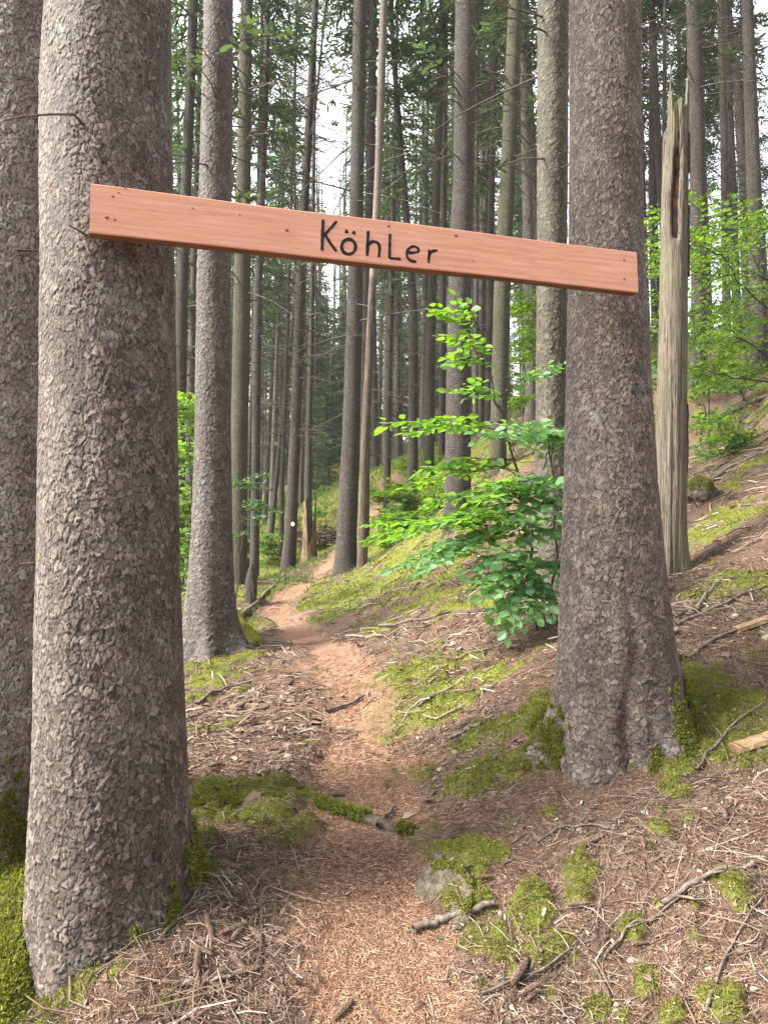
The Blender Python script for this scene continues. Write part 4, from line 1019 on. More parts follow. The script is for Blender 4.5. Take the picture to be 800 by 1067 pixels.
side_sapling('beech tree at the right edge whose thin dark boughs reach across the slope spruces', bb, limbs, sprs, 9, .075, M['leaf_far'])

def blob_sapling(label, px0, px1, py0, py1, Y, seed, leaf, mat, n, tint=.65, group=None, stempx=None, dy=.8, tl=.3, nt=6):
    spx = stempx if stempx is not None else (px0 + px1) / 2
    x = (spx - 400) / FPX * Y; b = np.array((x, Y, float(H0(x, Y)))); r_ = random.Random(seed)
    ztop = at(spx, py0, Y)[2]
    limbs = [([b, np.array((x + .1, Y, (b[2] + ztop) / 2)), np.array((x, Y, ztop))], .016, .005)]; sp = []
    for k in range(n):
        py = r_.uniform(py0, py1); e = at(r_.uniform(px0, px1), py, Y + r_.uniform(-dy, dy)); a = np.array((x, Y, min(e[2] + r_.uniform(-.25, .05), ztop)))
        m = a * .35 + e * .65 if np.linalg.norm(e - a) > 1.0 else a
        if m is not a: limbs.append(([a, m], .006, .004))
        sp.append((m, e, min(1, max(0, r_.gauss(tint, .2))), nt))
    return side_sapling(label, b, limbs, sp, seed, leaf, mat, tl, group=group)
blob_sapling('airy beech sapling between the snag and the slope spruces', 690, 800, 205, 410, 11.5, 31, .08, M['leaf_far'], 28, .6, None, 742, 1.2, .42, 7)
blob_sapling('beech sapling glimpsed between the right sign trunk and the snag', 678, 700, 230, 470, 9.5, 32, .08, M['leaf_far'], 16, .6, None, 688, .5)
blob_sapling('low beech bush on the slope right of the snag', 722, 800, 425, 480, 10.5, 33, .085, M['leaf_far'], 24, .6, None, 765, .9, .35, 7)
blob_sapling('tall beech sapling in the gap between the left sign trunk and big grey spruce', 180, 206, 400, 650, 9.5, 34, .085, M['leaf_far'], 70, .75, None, 192, .8, .3, 7)
blob_sapling('small beech sapling with flat twigs right of the big grey mossy rooted spruce', 246, 296, 490, 560, 12, 35, .085, M['leaf_far'], 10, .12, None, 246, .4, .28, 6)
blob_sapling('sunlit yellow green beech behind the pale whitish spruce', 534, 556, 305, 420, 16, 36, .10, M['leaf_far'], 26, .95, None, 545, .8, .4, 8)
for k, (a, b, c, d, Y, n) in enumerate([(404, 440, 505, 560, 19, 16), (436, 472, 500, 548, 17, 14), (385, 412, 510, 550, 22, 10), (325, 352, 530, 556, 30, 12), (282, 312, 540, 575, 30, 10), (232, 258, 560, 600, 20, 10), (470, 520, 545, 590, 11, 12), (266, 290, 555, 585, 26, 8), (392, 432, 535, 572, 17, 14), (452, 492, 470, 520, 22, 12), (410, 450, 480, 520, 30, 14), (320, 352, 500, 545, 38, 12), (286, 318, 515, 552, 38, 12)]):
    blob_sapling(['low green shrub in front of the slender spruce right of the barkless trunk', 'low green shrub under the dark straight spruce behind the bush', 'small green shrub just behind the barkless trunk', 'low green shrub behind the path end', 'pale green shrub behind the white marked tree',
                  'green shrub at the foot of the green tinged spruce', 'low green shrub behind the beech bush under the thick grey spruce', 'small green shrub left of the white marked tree', 'leafy green shrub on the bank just right of the barkless trunk', 'green shrub half hidden behind the thick grey spruce by the bush', 'far green shrub among slim trunks above the barkless trunk foot', 'far green shrub above the brush pile', 'far green shrub between leaning thin spruces and rotten footed spruce'][k], a, b, c, d, Y, 50 + k, .13 if Y > 15 else .09, M['leaf_far'], n + 12, .8, 'low shrubs under the far trunks', None, .9, .45, 7)

for k, (a, b, c, d, Y, n, lab) in enumerate([(718, 760, 330, 408, 13.2, 26, 'leafy beech sapling at the foot of the dark spruce behind the snag'), (760, 800, 330, 400, 12.2, 26, 'leafy beech sapling at the foot of the grey edge spruce on the slope'),
        (716, 750, 395, 450, 11.8, 20, 'low leafy shrub on the slope between the snag and the slope spruces'), (752, 800, 395, 440, 11.6, 22, 'low leafy shrub under the right edge spruce'), (735, 800, 250, 340, 17, 26, 'pale green sapling far up the slope behind the close pair of spruces'),
        (680, 700, 330, 470, 8.6, 12, 'twiggy beech shrub just left of the snag')]):
    blob_sapling(lab, a, b, c, d, Y, 70 + k, .08, M['leaf_far'], int(n * .45), .5, None, None, .9, .4, 7)
for Y, px, cr in ((22, 706, 1), (24, 741, 3), (19, 799, 0), (26, 682, 2), (27, 736, 1)):
    x = (px - 400) / FPX * Y
    far_tree(x, Y, 'slim far spruce standing on the ridge of the right slope', 'far spruces on the right ridge', cr, CROWN[cr], .85)
# ---------------------------------------------------------------- moss and grass on the ground
def ground_points(n, x0, x1, y0, y1, dens, pw=1.0):
    X = rng.uniform(x0, x1, n); Y = y0 + (y1 - y0) * rng.uniform(0, 1, n) ** pw
    k = rng.uniform(0, 1, n) < dens(X, Y); X = X[k]; Y = Y[k]
    vis = np.abs(X / Y) < .86; X = X[vis]; Y = Y[vis]
    e = .02; Z = HF(X, Y); nx_ = (HF(X + e, Y) - Z) / e; ny_ = (HF(X, Y + e) - Z) / e
    return np.column_stack([X, Y, Z]), norm(np.column_stack([-nx_, -ny_, np.ones(len(X))]))
parts = []
for n, y0, y1, ln, wd in ((580000, 2.2, 4.6, .013, .0042), (230000, 4.6, 9, .022, .008), (110000, 9, 16, .036, .014)):
    P0, Nn = ground_points(n, -.86 * y1, .86 * y1, y0, y1, lambda x, y: np.clip(mossmask(x, y) * (1 - .8 * pathmask(x, y)), 0, 1) ** 1.3)
    P0 = P0 + Nn * rng.uniform(-.004, .008, (len(P0), 1))
    Vq, Fq, Ft, t = fuzz('m', P0, Nn, ln, wd, None, .65)
    patch = .5 + .9 * n2(P0[:, 0] * 2.3, P0[:, 1] * 2.3, 33)
    t = np.clip(t * .6 + np.repeat(patch, 5) * .45, 0, 1); parts.append((Vq, Fq, Ft, t))
Vs = []; Fq_ = []; Ft_ = []; ts = []; o_ = 0
for Vq, Fq, Ft, t in parts: Vs.append(Vq); Fq_.append(Fq + o_); Ft_.append(Ft + o_); ts.append(t); o_ += len(Vq)
tag(obj('moss', mesh('moss', np.concatenate(Vs), [np.concatenate(Fq_), np.concatenate(Ft_)], [M['moss']], None, False, {'tint': np.concatenate(ts)})),
    'green moss cushions spread over the slope and roots', 'moss', kind='stuff')
gc = [G(*p)[:2] for p in ((335, 628), (370, 622), (410, 612), (300, 615), (440, 605), (265, 640), (350, 640), (420, 700), (440, 735), (790, 470), (745, 480), (780, 610))]
def gdens(x, y):
    m = np.zeros(x.shape)
    for c in gc: m = np.maximum(m, np.exp(-((x - c[0]) ** 2 + (y - c[1]) ** 2) / (.07 * c[1]) ** 2))
    m = np.maximum(m, .62 * sstep(11, 17, y))
    return np.clip(m + .6 * n2(x * 3, y * 3, 51) - .1, 0, 1) * (1 - pathmask(x, y))
P0, Nn = ground_points(330000, -20, 20, 5, 38, gdens, 1.4)
gs = np.clip(P0[:, 1:2] / 11, .7, 2.2); Vq, Fq, Ft, t = fuzz('g', P0, Nn * .5 + np.array([0, 0, .7]), .075 * gs, .011 * gs, None, .5)
tag(obj('grass', mesh('grass', Vq, [Fq, Ft], [M['grass']], None, False, {'tint': t})), 'short grass and herbs on the bank beside the path', 'grass', kind='stuff')

# ---------------------------------------------------------------- litter: twigs, chips, dry needles (nobody could count it)
def sticks(n, y0, y1, dens, lmin, lmax, r0, mat_t, lift=.004, tilt=.22):
    P0, Nn = ground_points(n, -.86 * y1, .86 * y1, y0, y1, dens, 1.3); n = len(P0)
    d = norm(rng.normal(size=(n, 3)) * [1, 1, tilt]); d = norm(d - Nn * (np.sum(d * Nn, 1, keepdims=True)) * .85)
    L = np.exp(rng.uniform(math.log(lmin), math.log(lmax), (n, 1))); W = r0 * rng.uniform(.6, 1.5, (n, 1)) * (L / lmax) ** .35
    sd = norm(np.cross(d, Nn)); up = np.cross(sd, d); bend = rng.normal(0, .09, n)
    tv = []; S = 3
    for u in (-.5, 0, .5):
        for k in range(S): tv.append((u, math.cos(k * 2.094), math.sin(k * 2.094)))
    tv = np.array(tv); tf = np.array([[r * S + k, r * S + (k + 1) % S, (r + 1) * S + (k + 1) % S, (r + 1) * S + k] for r in range(2) for k in range(S)])
    O = P0 + Nn * (lift + W)
    V, F = scatter(tv, tf, d * L, sd * W, up * W, O); V = V.reshape(n, 9, 3)
    V[:, 3:6] += (sd * L * bend[:, None] + Nn * (L * np.abs(rng.normal(0, .05, (n, 1)))))[:, None]
    t = np.repeat(np.clip(mat_t[0] + mat_t[1] * rng.normal(size=n), 0, 1), 9)
    return V.reshape(-1, 3), F, t
def chips(n, y0, y1, dens, size, mat_t):
    P0, Nn = ground_points(n, -.86 * y1, .86 * y1, y0, y1, dens, 1.3); n = len(P0)
    up = norm(Nn + .35 * rng.normal(size=(n, 3))); d = norm(np.cross(up, rng.normal(size=(n, 3)))); sd = np.cross(up, d)
    L = size * np.exp(rng.normal(0, .45, (n, 1))); Wd = L * rng.uniform(.3, .8, (n, 1))
    tv = np.array([[-.5, -.3, 0], [-.1, -.5, .08], [.5, -.25, 0], [.42, .3, .05], [0, .5, .1], [-.45, .35, 0]])
    V, F = scatter(tv, np.array([[0, 1, 4, 5], [1, 2, 3, 4]]), d * L, sd * Wd, up * L, P0 + Nn * .006)
    return V, F, np.repeat(np.clip(mat_t[0] + mat_t[1] * rng.normal(size=n), 0, 1), 6)
def join(name, items, mat, label, cat):
    Vs = []; Fs = []; ts = []; o_ = 0
    for V, F, t in items: Vs.append(V); Fs.append(F + o_); ts.append(t); o_ += len(V)
    return tag(obj(name, mesh(name, np.concatenate(Vs), np.concatenate(Fs), [mat], None, False, {'tint': np.concatenate(ts)})), label, cat, kind='stuff')
offp = lambda x, y: np.clip(1 - 1.05 * pathmask(x, y), .03, 1) * np.clip(1 - .55 * mossmask(x, y), 0, 1) * np.clip(.55 + 1.3 * n2(x * 2.2, y * 2.2, 61), .12, 1)
rights = lambda x, y: offp(x, y) * np.clip(.35 + .8 * sstep(.2, 1.2, x), 0, 1)
leftmid = [G(*p)[:2] for p in ((250, 750), (225, 790), (290, 730), (290, 780))]
def chipd(x, y):
    m = np.full(x.shape, .12)
    for c in leftmid: m = np.maximum(m, np.exp(-((x - c[0]) ** 2 + (y - c[1]) ** 2) / .7))
    m = np.maximum(m, .5 * np.exp(-((x - 1.2) ** 2 + (y - 6.3) ** 2) / 1.5))
    return m * offp(x, y)
leftb = lambda x, y: (1 - sstep(-.42, -.22, x)) * (1 - sstep(3.3, 3.9, y)) * np.clip(.5 + n2(x * 6, y * 6, 64), .1, 1)
join('twig_litter', [sticks(42000, 2.2, 4, leftb, .02, .15, .0017, (.42, .3), .005, .3), sticks(2600, 2.2, 4, leftb, .10, .30, .0026, (.42, .25), .012, .35), sticks(124000, 2.2, 5, offp, .015, .11, .0015, (.38, .30)), sticks(11000, 2.2, 5, rights, .08, .34, .0015, (.36, .27), .010, .35),
                     sticks(22000, 8, 24, lambda x, y: np.clip(1 - .8 * pathmask(x, y), .1, 1) * np.clip(.5 + n2(x, y, 63), .1, 1), .08, .42, .009, (.45, .28), .01), sticks(36000, 5, 11, offp, .04, .28, .0045, (.5, .26), .006), chips(20000, 2.2, 5, offp, .014, (.5, .3)), chips(36000, 3.8, 9, chipd, .036, (.36, .22))],
     M['litter'], 'dry grey and brown twigs, bark chips and broken stalks strewn on the slope', 'litter')
allp = lambda x, y: np.clip(.38 + .62 * pathmask(x, y) + .5 * n2(x * 3, y * 3, 62), .05, 1) * np.clip(1 - .8 * mossmask(x, y), 0, 1)
join('dry_needles', [sticks(330000, 2.2, 4.6, allp, .012, .030, .0012, (.5, .24), .002, .3), sticks(82000, 4.6, 8, allp, .02, .045, .0021, (.5, .24), .002, .3)],
     M['needles_brown'], 'fallen red brown spruce needles covering the path', 'needles')

# ---------------------------------------------------------------- countable bits: branches, cones, stones
def hz(x, y): return float(HF(np.array([x]), np.array([y]))[0])
def branch(label, pxs, r0, r1, mat='branch', lift=.01, group='fallen branches', twigs=0, seed=1, sides=8):
    P_ = [G(a, b, HF) for a, b in pxs]; base = P_[0]
    r_ = np.random.default_rng(seed); q = np.linspace(0, 1, len(P_)); w = np.linspace(0, 1, max(8, 3 * len(P_)))
    pts = np.column_stack([np.interp(w, q, [p[k] for p in P_]) for k in range(3)])
    gz = HF(pts[:, 0], pts[:, 1]); pts[:, 2] = np.maximum(pts[:, 2] * .5 + gz * .5, gz - r0 * .3) + lift + r0 * .6
    pts += r_.normal(0, r0 * .35, pts.shape)
    V, F = tube(pts - base, np.linspace(r0, r1, len(w)) * (1 + .12 * r_.normal(size=len(w))), sides)
    root = obj('fallen_branch', None) if False else None
    acc = Acc(); acc.add(V, F)
    c0 = len(V)
    for k in range(twigs):
        i = r_.integers(2, len(w) - 1); p = pts[i] - base; t = norm(pts[i] - pts[i - 1]); sd = norm(np.cross(t, [0, 0, 1])) * r_.choice([-1, 1])
        e = p + norm(t * .6 + sd + np.array([0, 0, r_.uniform(0, .4)])) * r_.uniform(.08, .25)
        V, F = tube(np.array([p, (p + e) / 2 + r_.normal(0, .01, 3), e]), [r1 * .6, r1 * .45, r1 * .25], 5); acc.add(V, F)
    o = obj('fallen_branch', acc.build('fallen_branch', [M[mat]]), None, tuple(base)); return tag(o, label, 'branch', group)
branch('short dark stick lying across the middle of the path', [(340, 744), (362, 737), (381, 727)], .016, .009)
branch('pale curved branch lying on the slope below the snag', [(726, 640), (735, 622), (745, 612), (764, 603)], .017, .008, twigs=2)
branch('thin straight branch lying left of the beech bush on the mossy bank', [(436, 739), (455, 725), (475, 716)], .012, .006)
branch('grey branch lying on the mossy bank left of the right sign trunk', [(466, 772), (484, 764), (502, 756)], .012, .007, seed=3)
branch('small forked dead branch by the root across the path', [(394, 866), (402, 852), (412, 843)], .014, .006, twigs=2, seed=4)
branch('grey root like branch below the mossy stone', [(432, 973), (455, 966), (482, 956), (515, 946)], .017, .012, seed=5, lift=.012)
branch('long thin pale twig lying at the lower right below the cone', [(628, 1003), (650, 975), (680, 962), (720, 930)], .006, .003, twigs=3, seed=6)
branch('long thin pale stalk at the right edge near the bottom', [(735, 1060), (755, 1000), (775, 965), (795, 940)], .006, .003, twigs=2, seed=7)
branch('dry branch with side twigs right of the right sign trunk', [(725, 805), (745, 780), (765, 755), (795, 735)], .008, .004, twigs=6, seed=8)
branch('knobby grey stick with lichen at the lower right', [(690, 945), (715, 930), (742, 915), (785, 905)], .011, .008, twigs=3, seed=9)
branch('dark broken stick above the mossy stone in the path bank', [(452, 895), (462, 905), (470, 912)], .018, .014, 'root', seed=10)
branch('long weathered branch on the slope above the pale curved one', [(705, 655), (735, 640), (770, 622), (799, 612)], .012, .006, twigs=4, seed=11)
branch('dark branch on the upper slope right of the snag', [(716, 690), (745, 668), (780, 655)], .015, .008, twigs=3, seed=12)
branch('grey stick at the foot of the left sign trunk', [(108, 1005), (140, 985), (170, 968)], .006, .004, seed=13, twigs=2)
branch('pale stick near the bottom left among cones', [(190, 1030), (215, 1028), (240, 1023)], .008, .006, seed=14)
branch('long twig pointing from cones to the left sign trunk', [(165, 985), (185, 960), (205, 935), (218, 905)], .006, .003, seed=15, twigs=2)
branch('fallen branch running down the upper bank left of the bush', [(395, 655), (430, 648), (470, 640)], .02, .01, seed=16)
branch('grey fallen pole on the far bank left of the path bend', [(232, 660), (258, 640), (285, 612), (300, 603)], .045, .03, seed=17)
branch('mossy fallen pole high on the slope at right edge', [(745, 440), (775, 425), (799, 415)], .05, .03, seed=18, twigs=3)
branch('thin fallen pole on the slope below the low beech bush', [(722, 520), (760, 490), (799, 470)], .03, .02, seed=19)
branch('dead branch lying under the overhanging beech bush', [(470, 690), (500, 680), (540, 668)], .012, .006, seed=20, twigs=3)
branch('broken branch behind the chips left of the path', [(205, 735), (235, 720), (262, 712)], .016, .009, seed=21, twigs=2)
branch('bent twig lying on the needles right of the stepping root', [(560, 880), (585, 865), (620, 862), (640, 868)], .006, .003, seed=22)
branch('thin twig fan at the bottom edge right of the path', [(500, 1040), (540, 1020), (575, 1010), (600, 985)], .006, .003, seed=23, twigs=3)

def splitlog(label, a, b, w, h, seed):
    A = G(*a, HF); B = G(*b, HF); d = B - A; L = np.linalg.norm(d); d /= L; r_ = np.random.default_rng(seed)
    sd = norm(np.cross(d, [0, 0, 1.0])); up = np.cross(sd, d); n = 16; S = 9; V = []
    ang = np.array([0, .5, 1.0, 1.6, 2.2, 2.7, 3.14, 4.2, 5.2]); rad = np.array([1, 1.02, .95, .98, 1, 1.03, 1, .55, .6])
    for i in range(n):
        u = i / (n - 1); rr = rad * (1 + r_.normal(0, .03, S))
        for k in range(S): V.append(d * (u * L + r_.normal(0, .006)) + sd * math.cos(ang[k]) * w * rr[k] + up * (math.sin(ang[k]) * h * rr[k] + h * .3))
    V = np.array(V); i = np.arange(n - 1)[:, None] * S; k = np.arange(S)[None]; k2 = (k + 1) % S
    F = np.stack([i + k, i + k2, i + S + k2, i + S + k], -1).reshape(-1, 4)
    caps = [np.arange(S)[None, ::-1], (np.arange(S) + (n - 1) * S)[None]]
    o = obj('split_log', mesh('split_log', V, [F] + caps, [M['sawn']], None, False), None, tuple(A)); tag(o, label, 'log', 'split logs on the right slope')
splitlog('pale split log on the slope level with the sign trunk roots', (766, 785), (830, 765), .045, .04, 1)
splitlog('pale split log higher up the slope, behind its dark end', (766, 660), (830, 638), .04, .035, 2)

# cones
def cone_mesh():
    S, n = 20, 34; V = []
    for i in range(n):
        u = i / (n - 1); r = .0155 * math.sin(math.pi * (.06 + .90 * u)) ** .55 * (1.08 - .35 * u)
        for k in range(S):
            ph = k * 2 * math.pi / S; sc = ((u * 11 + k * 5 / S) % 1.0); sc2 = abs(math.sin(ph * 2.5 + math.floor(u * 11) * 1.57))
            rr = r * (.82 + .30 * sc * (.5 + .5 * sc2)); V.append((u * .105 - .052, rr * math.cos(ph), rr * math.sin(ph)))
    V = np.array(V); i = np.arange(n - 1)[:, None] * S; k = np.arange(S)[None]; k2 = (k + 1) % S
    F = np.stack([i + k, i + S + k, i + S + k2, i + k2], -1).reshape(-1, 4)
    return mesh('spruce_cone', V, [F, np.arange(S)[None], (np.arange(S) + (n - 1) * S)[None, ::-1]], [M['cone']], None, False)
CM = cone_mesh()
def cone(px, py, rotz, label, group=None, s=1.0):
    p = G(px, py, HF); o = obj('spruce_cone', CM); o.location = (p[0], p[1], hz(p[0], p[1]) + .011 * s); o.scale = (s, s, s)
    e = .05; sx = (hz(p[0] + e, p[1]) - hz(p[0] - e, p[1])) / (2 * e); sy = (hz(p[0], p[1] + e) - hz(p[0], p[1] - e)) / (2 * e)
    d = Vector((math.cos(rotz), math.sin(rotz), 0)); d.z = sx * d.x + sy * d.y; d.normalize()
    o.rotation_euler = d.to_track_quat('X', 'Z').to_euler(); tag(o, label, 'cone', group)
cone(617, 879, .15, 'closed spruce cone lying level below the right sign trunk', None, 1.25)
cone(542, 1017, .9, 'grey spruce cone leaning uphill near the bottom edge', None, 1.2)
cone(752, 848, 1.45, 'pale upright looking spruce cone on the right slope', None, 1.1)
cone(656, 1018, 1.6, 'reddish small cone at the bottom right of the path', None, .8)
cone(358, 1056, .8, 'pale cone lying alone on the path at the bottom edge', None, .9)
cone(351, 830, .4, 'dark cone sitting on the mossy root across the path', None, .9)
cone(240, 905, .0, 'black and white eaten cone on the needles beside the left sign trunk', None, 1.0)
lc = 'brown spruce cone in the drift of cones and twigs below the left sign trunk'
for k in range(24):
    px = random.gauss(235, 36); py = random.gauss(985, 40)
    if px < 130 + (py - 900) * .2 or px > 300 or py > 1062 or py < 905: continue
    cone(px, py, random.uniform(0, 6.28), lc, 'cones below the left sign trunk', random.uniform(.7, 1.05))
ls = 'spruce cone scattered on the lower right slope'
for k in range(12):
    cone(random.uniform(500, 790), random.uniform(850, 1055), random.uniform(0, 6.28), ls, 'cones scattered on the lower right slope', random.uniform(.55, .9))
lm = 'small distant cone among bark chips left of the path'
for k in range(12):
    cone(random.uniform(205, 330), random.uniform(705, 800), random.uniform(0, 6.28), lm, 'cones among the chips left of the path', random.uniform(.8, 1.0))

def rock(name, label, cat, c, r, seed, mat, sq=(1, 1, .7), parent_moss=0, flat=None):
    import bmesh
    bm = bmesh.new(); bmesh.ops.create_icosphere(bm, subdivisions=5, radius=1)
    V = np.array([v.co[:] for v in bm.verts]); F = np.array([[q.index for q in f.verts] for f in bm.faces]); bm.free()
    d = 1 + .5 * n3(V[:, 0] * 1.3 + seed, V[:, 1] * 1.3, V[:, 2] * 1.3, seed) + .22 * n3(V[:, 0] * 3 + seed, V[:, 1] * 3, V[:, 2] * 3, seed + 1) + .10 * n3(V[:, 0] * 8, V[:, 1] * 8, V[:, 2] * 8, seed + 2)
    V = V * d[:, None]
    if flat: V[:, 2] = np.minimum(V[:, 2], flat + .06 * n2(V[:, 0] * 5, V[:, 1] * 5, seed))
    V = V * r * np.array(sq)
    root = thing(name, label, cat, tuple(c)) if parent_moss else None
    o = obj('stone_body' if root and name == 'stone' else ('wood' if root else name), mesh(name, V, F, [mat]), root, None if root else tuple(c))
    if root:
        nr = norm(V); ok = np.argwhere((nr[:, 2] > .1) & ((V[:, 0] > .15 * r) | (name != 'stone')) & (n3(V[:, 0] * 14, V[:, 1] * 14, V[:, 2] * 14, seed + 7) > -.05 + (-.08 if parent_moss < 5000 else -.2)))[:, 0]
        pick = ok[rng.integers(0, len(ok), parent_moss)]; P0 = V[pick] + rng.normal(0, r * .02, (parent_moss, 3))
        Vq, Fq, Ft, t = fuzz('m', P0, nr[pick], max(.014, r * .09), max(.006, r * .035), None, .7)
        obj('moss', mesh('moss', Vq, [Fq, Ft], [M['moss']], None, False, {'tint': t}), root)
    else: tag(o, label, cat)
    return root or o
p = G(463, 932, HF); p[2] -= .02; st_ = rock('stone', 'flat grey stone with mossy edges set in the bank right of the path step', 'stone', (p[0], p[1] + .03, p[2] + .005), .14, 4, M['stone'], (.95, 1.15, .34), 3000, .35); st_.rotation_euler = (R(16), R(-34), R(12))
p = G(729, 522, HF); rock('tree_stump', 'small stump covered in dark green moss on the slope right of the snag', 'stump', (p[0], p[1], p[2] + .1), .17, 9, M['root'], (1, 1, 1.1), 6000)
p = G(262, 628, HF); rock('broken_stump', 'small black broken stump at the left side of the path bend', 'stump', (p[0], p[1], p[2] + .25), .16, 12, M['bark_dark'], (.7, .7, 2.4))
# brush pile and low bench by the far end of the path
p = G(337, 568); root = thing('brush_pile', 'domed heap of cut grey brushwood by the far end of the path', 'brush pile', (p[0], p[1], p[2]))
acc = Acc(); r_ = np.random.default_rng(3)
for k in range(260):
    a = r_.uniform(0, 2 * math.pi); q = r_.uniform(0, 1) ** .5; c = np.array([q * .75 * math.cos(a), q * .5 * math.sin(a), .75 * (1 - q * q) * r_.uniform(.3, 1)])
    d = norm(r_.normal(size=3) * [1, 1, .35]); l = r_.uniform(.2, .5); V, F = tube(np.array([c - d * l, c, c + d * l]), [.012, .018, .010], 5); acc.add(V, F)
obj('brushwood', acc.build('brushwood', [M['branch']]), root)
p = G(313, 575); root = thing('bench', 'low dark red plank bench seen behind the white marked tree', 'bench', (p[0], p[1] + 1, p[2])); hb = p[2] + .45
def boxm(x0, x1, y0, y1, z0, z1):
    V = np.array([[x, y, z] for z in (z0, z1) for y in (y0, y1) for x in (x0, x1)])
    return V, np.array([[0, 2, 3, 1], [4, 5, 7, 6], [0, 1, 5, 4], [2, 6, 7, 3], [0, 4, 6, 2], [1, 3, 7, 5]])
M['bench'] = m_simple('red_brown_plank', [(.3, (.07, .025, .018)), (.7, (.16, .06, .04))], 10)
for nm, bxs in (('seat', (-.7, .7, -.18, .18, .42, .48)), ('backrest', (-.7, .7, .2, .24, .58, .84)), ('leg', (-.58, -.48, -.15, .15, -.1, .417)), ('leg', (.48, .58, -.15, .15, -.1, .417))):
    V, F = boxm(*bxs); obj(nm, mesh(nm, V, F, [M['bench']], None, False), root)

# roots: from the left sign trunk across the path, and on the right trunk
def rootpart(key, pxs, r0, r1, mossn, seed, sink=.45, full=False):
    root = TR[key][0]; pts = [G(a, b, H0) for a, b in pxs]; q = np.linspace(0, 1, len(pts)); w = np.linspace(0, 1, 40)
    P_ = np.column_stack([np.interp(w, q, [p[k] for p in pts]) for k in range(3)]); P_[:, 2] = H0(P_[:, 0], P_[:, 1]); r_ = np.random.default_rng(seed)
    rad = (r0 + (r1 - r0) * w) * (1 + .25 * n2(w * 9, w * 0, seed)); P_[:, 2] += rad * (1 - 2 * sink) + .015 * n2(w * 6, w * 0, seed + 1)
    V, F = tube(P_, rad, 22); nn = norm(V.reshape(40, 22, 3) - P_[:, None]).reshape(-1, 3)
    V = V + nn * (.018 * n3(V[:, 0] * 14, V[:, 1] * 14, V[:, 2] * 14, seed))[:, None]
    o = obj('root', mesh('root', V, F, [M['root']]), root); o.matrix_parent_inverse = root.matrix_basis.inverted()
    if mossn:
        ok = np.argwhere((nn[:, 2] > .0) & (full | (w.repeat(22) < .62) | (n3(V[:, 0] * 9, V[:, 1] * 9, V[:, 2] * 9, seed + 3) > .18)))[:, 0]
        pick = ok[rng.integers(0, len(ok), mossn)]; jig = rng.uniform(-1, 1, (mossn, 3)) * r0 * .3
        P0 = V[pick] + jig - nn[pick] * np.sum(jig * nn[pick], 1, keepdims=True) + nn[pick] * rng.uniform(0, .015, (mossn, 1))
        Vq, Fq, Ft, t = fuzz('m', P0, nn[pick], .018, .007, None, .7)
        obj('moss', mesh('moss', Vq, [Fq, Ft], [M['moss']], None, False, {'tint': t}), o)
rootpart('A', [(190, 850), (225, 838), (270, 830), (320, 832), (365, 845), (410, 860), (455, 868), (480, 872)], .075, .010, 9000, 5, .84)
rootpart('B', [(590, 745), (575, 752), (558, 765), (548, 790)], .11, .012, 5000, 6, .45)

rootpart('L', [(14, 900), (12, 950), (12, 1000), (6, 1050), (-4, 1090)], .13, .07, 16000, 11, .45, True)
rootpart('D', [(222, 640), (236, 648), (248, 657), (258, 665), (268, 672)], .25, .03, 16000, 7, .45, True)
rootpart('D', [(214, 668), (208, 678), (204, 690)], .18, .02, 6000, 9, .5, True)
# ---------------------------------------------------------------- light, sky, camera
SUN_EL, SUN_AZ = R(42), R(-104)      # azimuth from +Y towards +X (negative: to the left)
sd = Vector((math.sin(SUN_AZ) * math.cos(SUN_EL), math.cos(SUN_AZ) * math.cos(SUN_EL), math.sin(SUN_EL)))
sun = bpy.data.lights.new('sun', 'SUN'); sun.energy = 3.3; sun.angle = R(18); sun.color = (1, .95, .87)
so = bpy.data.objects.new('sun', sun); COL.objects.link(so); so.rotation_euler = (-sd).to_track_quat('-Z', 'Y').to_euler()
w = bpy.data.worlds.new('World'); scene.world = w; w.use_nodes = True; nt = w.node_tree
sky = nt.nodes.new('ShaderNodeTexSky'); sky.sky_type = 'NISHITA'; sky.sun_disc = False; sky.sun_elevation = SUN_EL; sky.sun_rotation = SUN_AZ
sky.air_density = 1.0; sky.dust_density = 2.0
hsv = nt.nodes.new('ShaderNodeHueSaturation'); hsv.inputs['Saturation'].default_value = .35; hsv.inputs['Value'].default_value = .9
bg = nt.nodes['Background']; bg.inputs['Strength'].default_value = .115
nt.links.new(sky.outputs[0], hsv.inputs['Color'])
tc = nt.nodes.new('ShaderNodeTexCoord'); nz = nt.nodes.new('ShaderNodeTexNoise'); nz.inputs['Scale'].default_value = 3.2; nz.inputs['Detail'].default_value = 6
nt.links.new(tc.outputs['Generated'], nz.inputs['Vector'])
sx = nt.nodes.new('ShaderNodeSeparateXYZ'); nt.links.new(tc.outputs['Generated'], sx.inputs[0])
ma = nt.nodes.new('ShaderNodeMath'); ma.operation = 'MULTIPLY_ADD'; ma.inputs[1].default_value = .30; nt.links.new(sx.outputs[1], ma.inputs[0]); nt.links.new(nz.outputs['Fac'], ma.inputs[2])
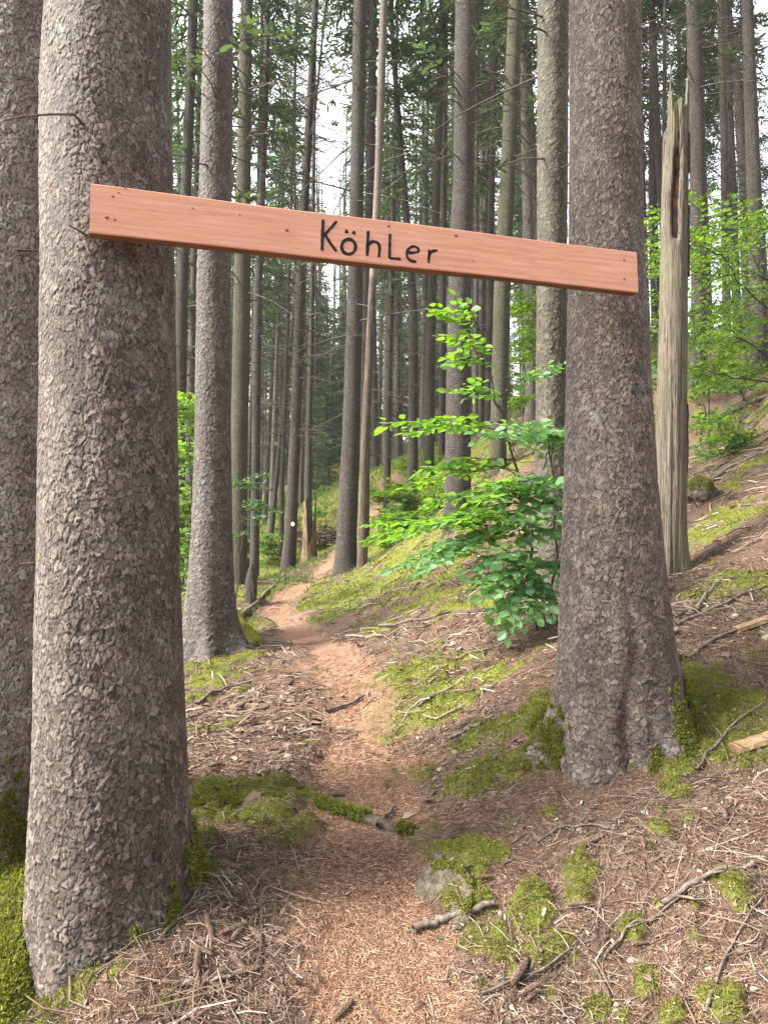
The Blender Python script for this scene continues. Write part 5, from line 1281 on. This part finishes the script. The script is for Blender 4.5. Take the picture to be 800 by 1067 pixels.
rp = nt.nodes.new('ShaderNodeValToRGB'); rp.color_ramp.elements[0].position = .50; rp.color_ramp.elements[1].position = .74; nt.links.new(ma.outputs[0], rp.inputs[0])
mxr = nt.nodes.new('ShaderNodeMix'); mxr.data_type = 'RGBA'; nt.links.new(rp.outputs[0], mxr.inputs[0]); nt.links.new(hsv.outputs[0], mxr.inputs[6]); mxr.inputs[7].default_value = (5.2, 5.4, 5.7, 1)
nt.links.new(mxr.outputs[2], bg.inputs['Color'])

def haze(dens):
    x0, x1, y0, y1, z0, z1 = -100, 100, -30, 155, float(GV[:, 2].min()) - 1, 46
    V = np.array([[x, y, z] for z in (z0, z1) for y in (y0, y1) for x in (x0, x1)]); F = np.array([[0, 2, 3, 1], [4, 5, 7, 6], [0, 1, 5, 4], [2, 6, 7, 3], [0, 4, 6, 2], [1, 3, 7, 5]])
    m = bpy.data.materials.new('haze_air'); m.use_nodes = True; t = m.node_tree; t.nodes.remove(t.nodes['Principled BSDF'])
    v = t.nodes.new('ShaderNodeVolumePrincipled'); v.inputs['Density'].default_value = dens; v.inputs['Color'].default_value = (.93, .96, 1, 1); v.inputs['Anisotropy'].default_value = .2
    t.links.new(v.outputs[0], t.nodes['Material Output'].inputs['Volume'])
    tag(obj('haze', mesh('haze', V, F, [m], None, False)), kind='stuff')
HAZE = .0006
if HAZE: haze(HAZE)
cam = bpy.data.cameras.new('camera'); co = bpy.data.objects.new('camera', cam); COL.objects.link(co)
cam.sensor_fit = 'VERTICAL'; cam.sensor_height = 36; cam.lens = FPX / 1067 * 36; cam.clip_end = 600; cam.clip_start = .05
co.location = CAM; co.rotation_euler = (math.pi / 2 + PITCH, 0, 0); scene.camera = co
vs = scene.view_settings; vs.view_transform = 'Standard'; vs.look = 'None'; vs.exposure = 2.1; vs.gamma = 1
cy_ = scene.cycles; cy_.use_denoising = True; cy_.max_bounces = 8; cy_.diffuse_bounces = 5; cy_.glossy_bounces = 2; cy_.transmission_bounces = 4; cy_.transparent_max_bounces = 4
cy_.sample_clamp_indirect = 8; cy_.use_adaptive_sampling = True; cy_.adaptive_threshold = .02
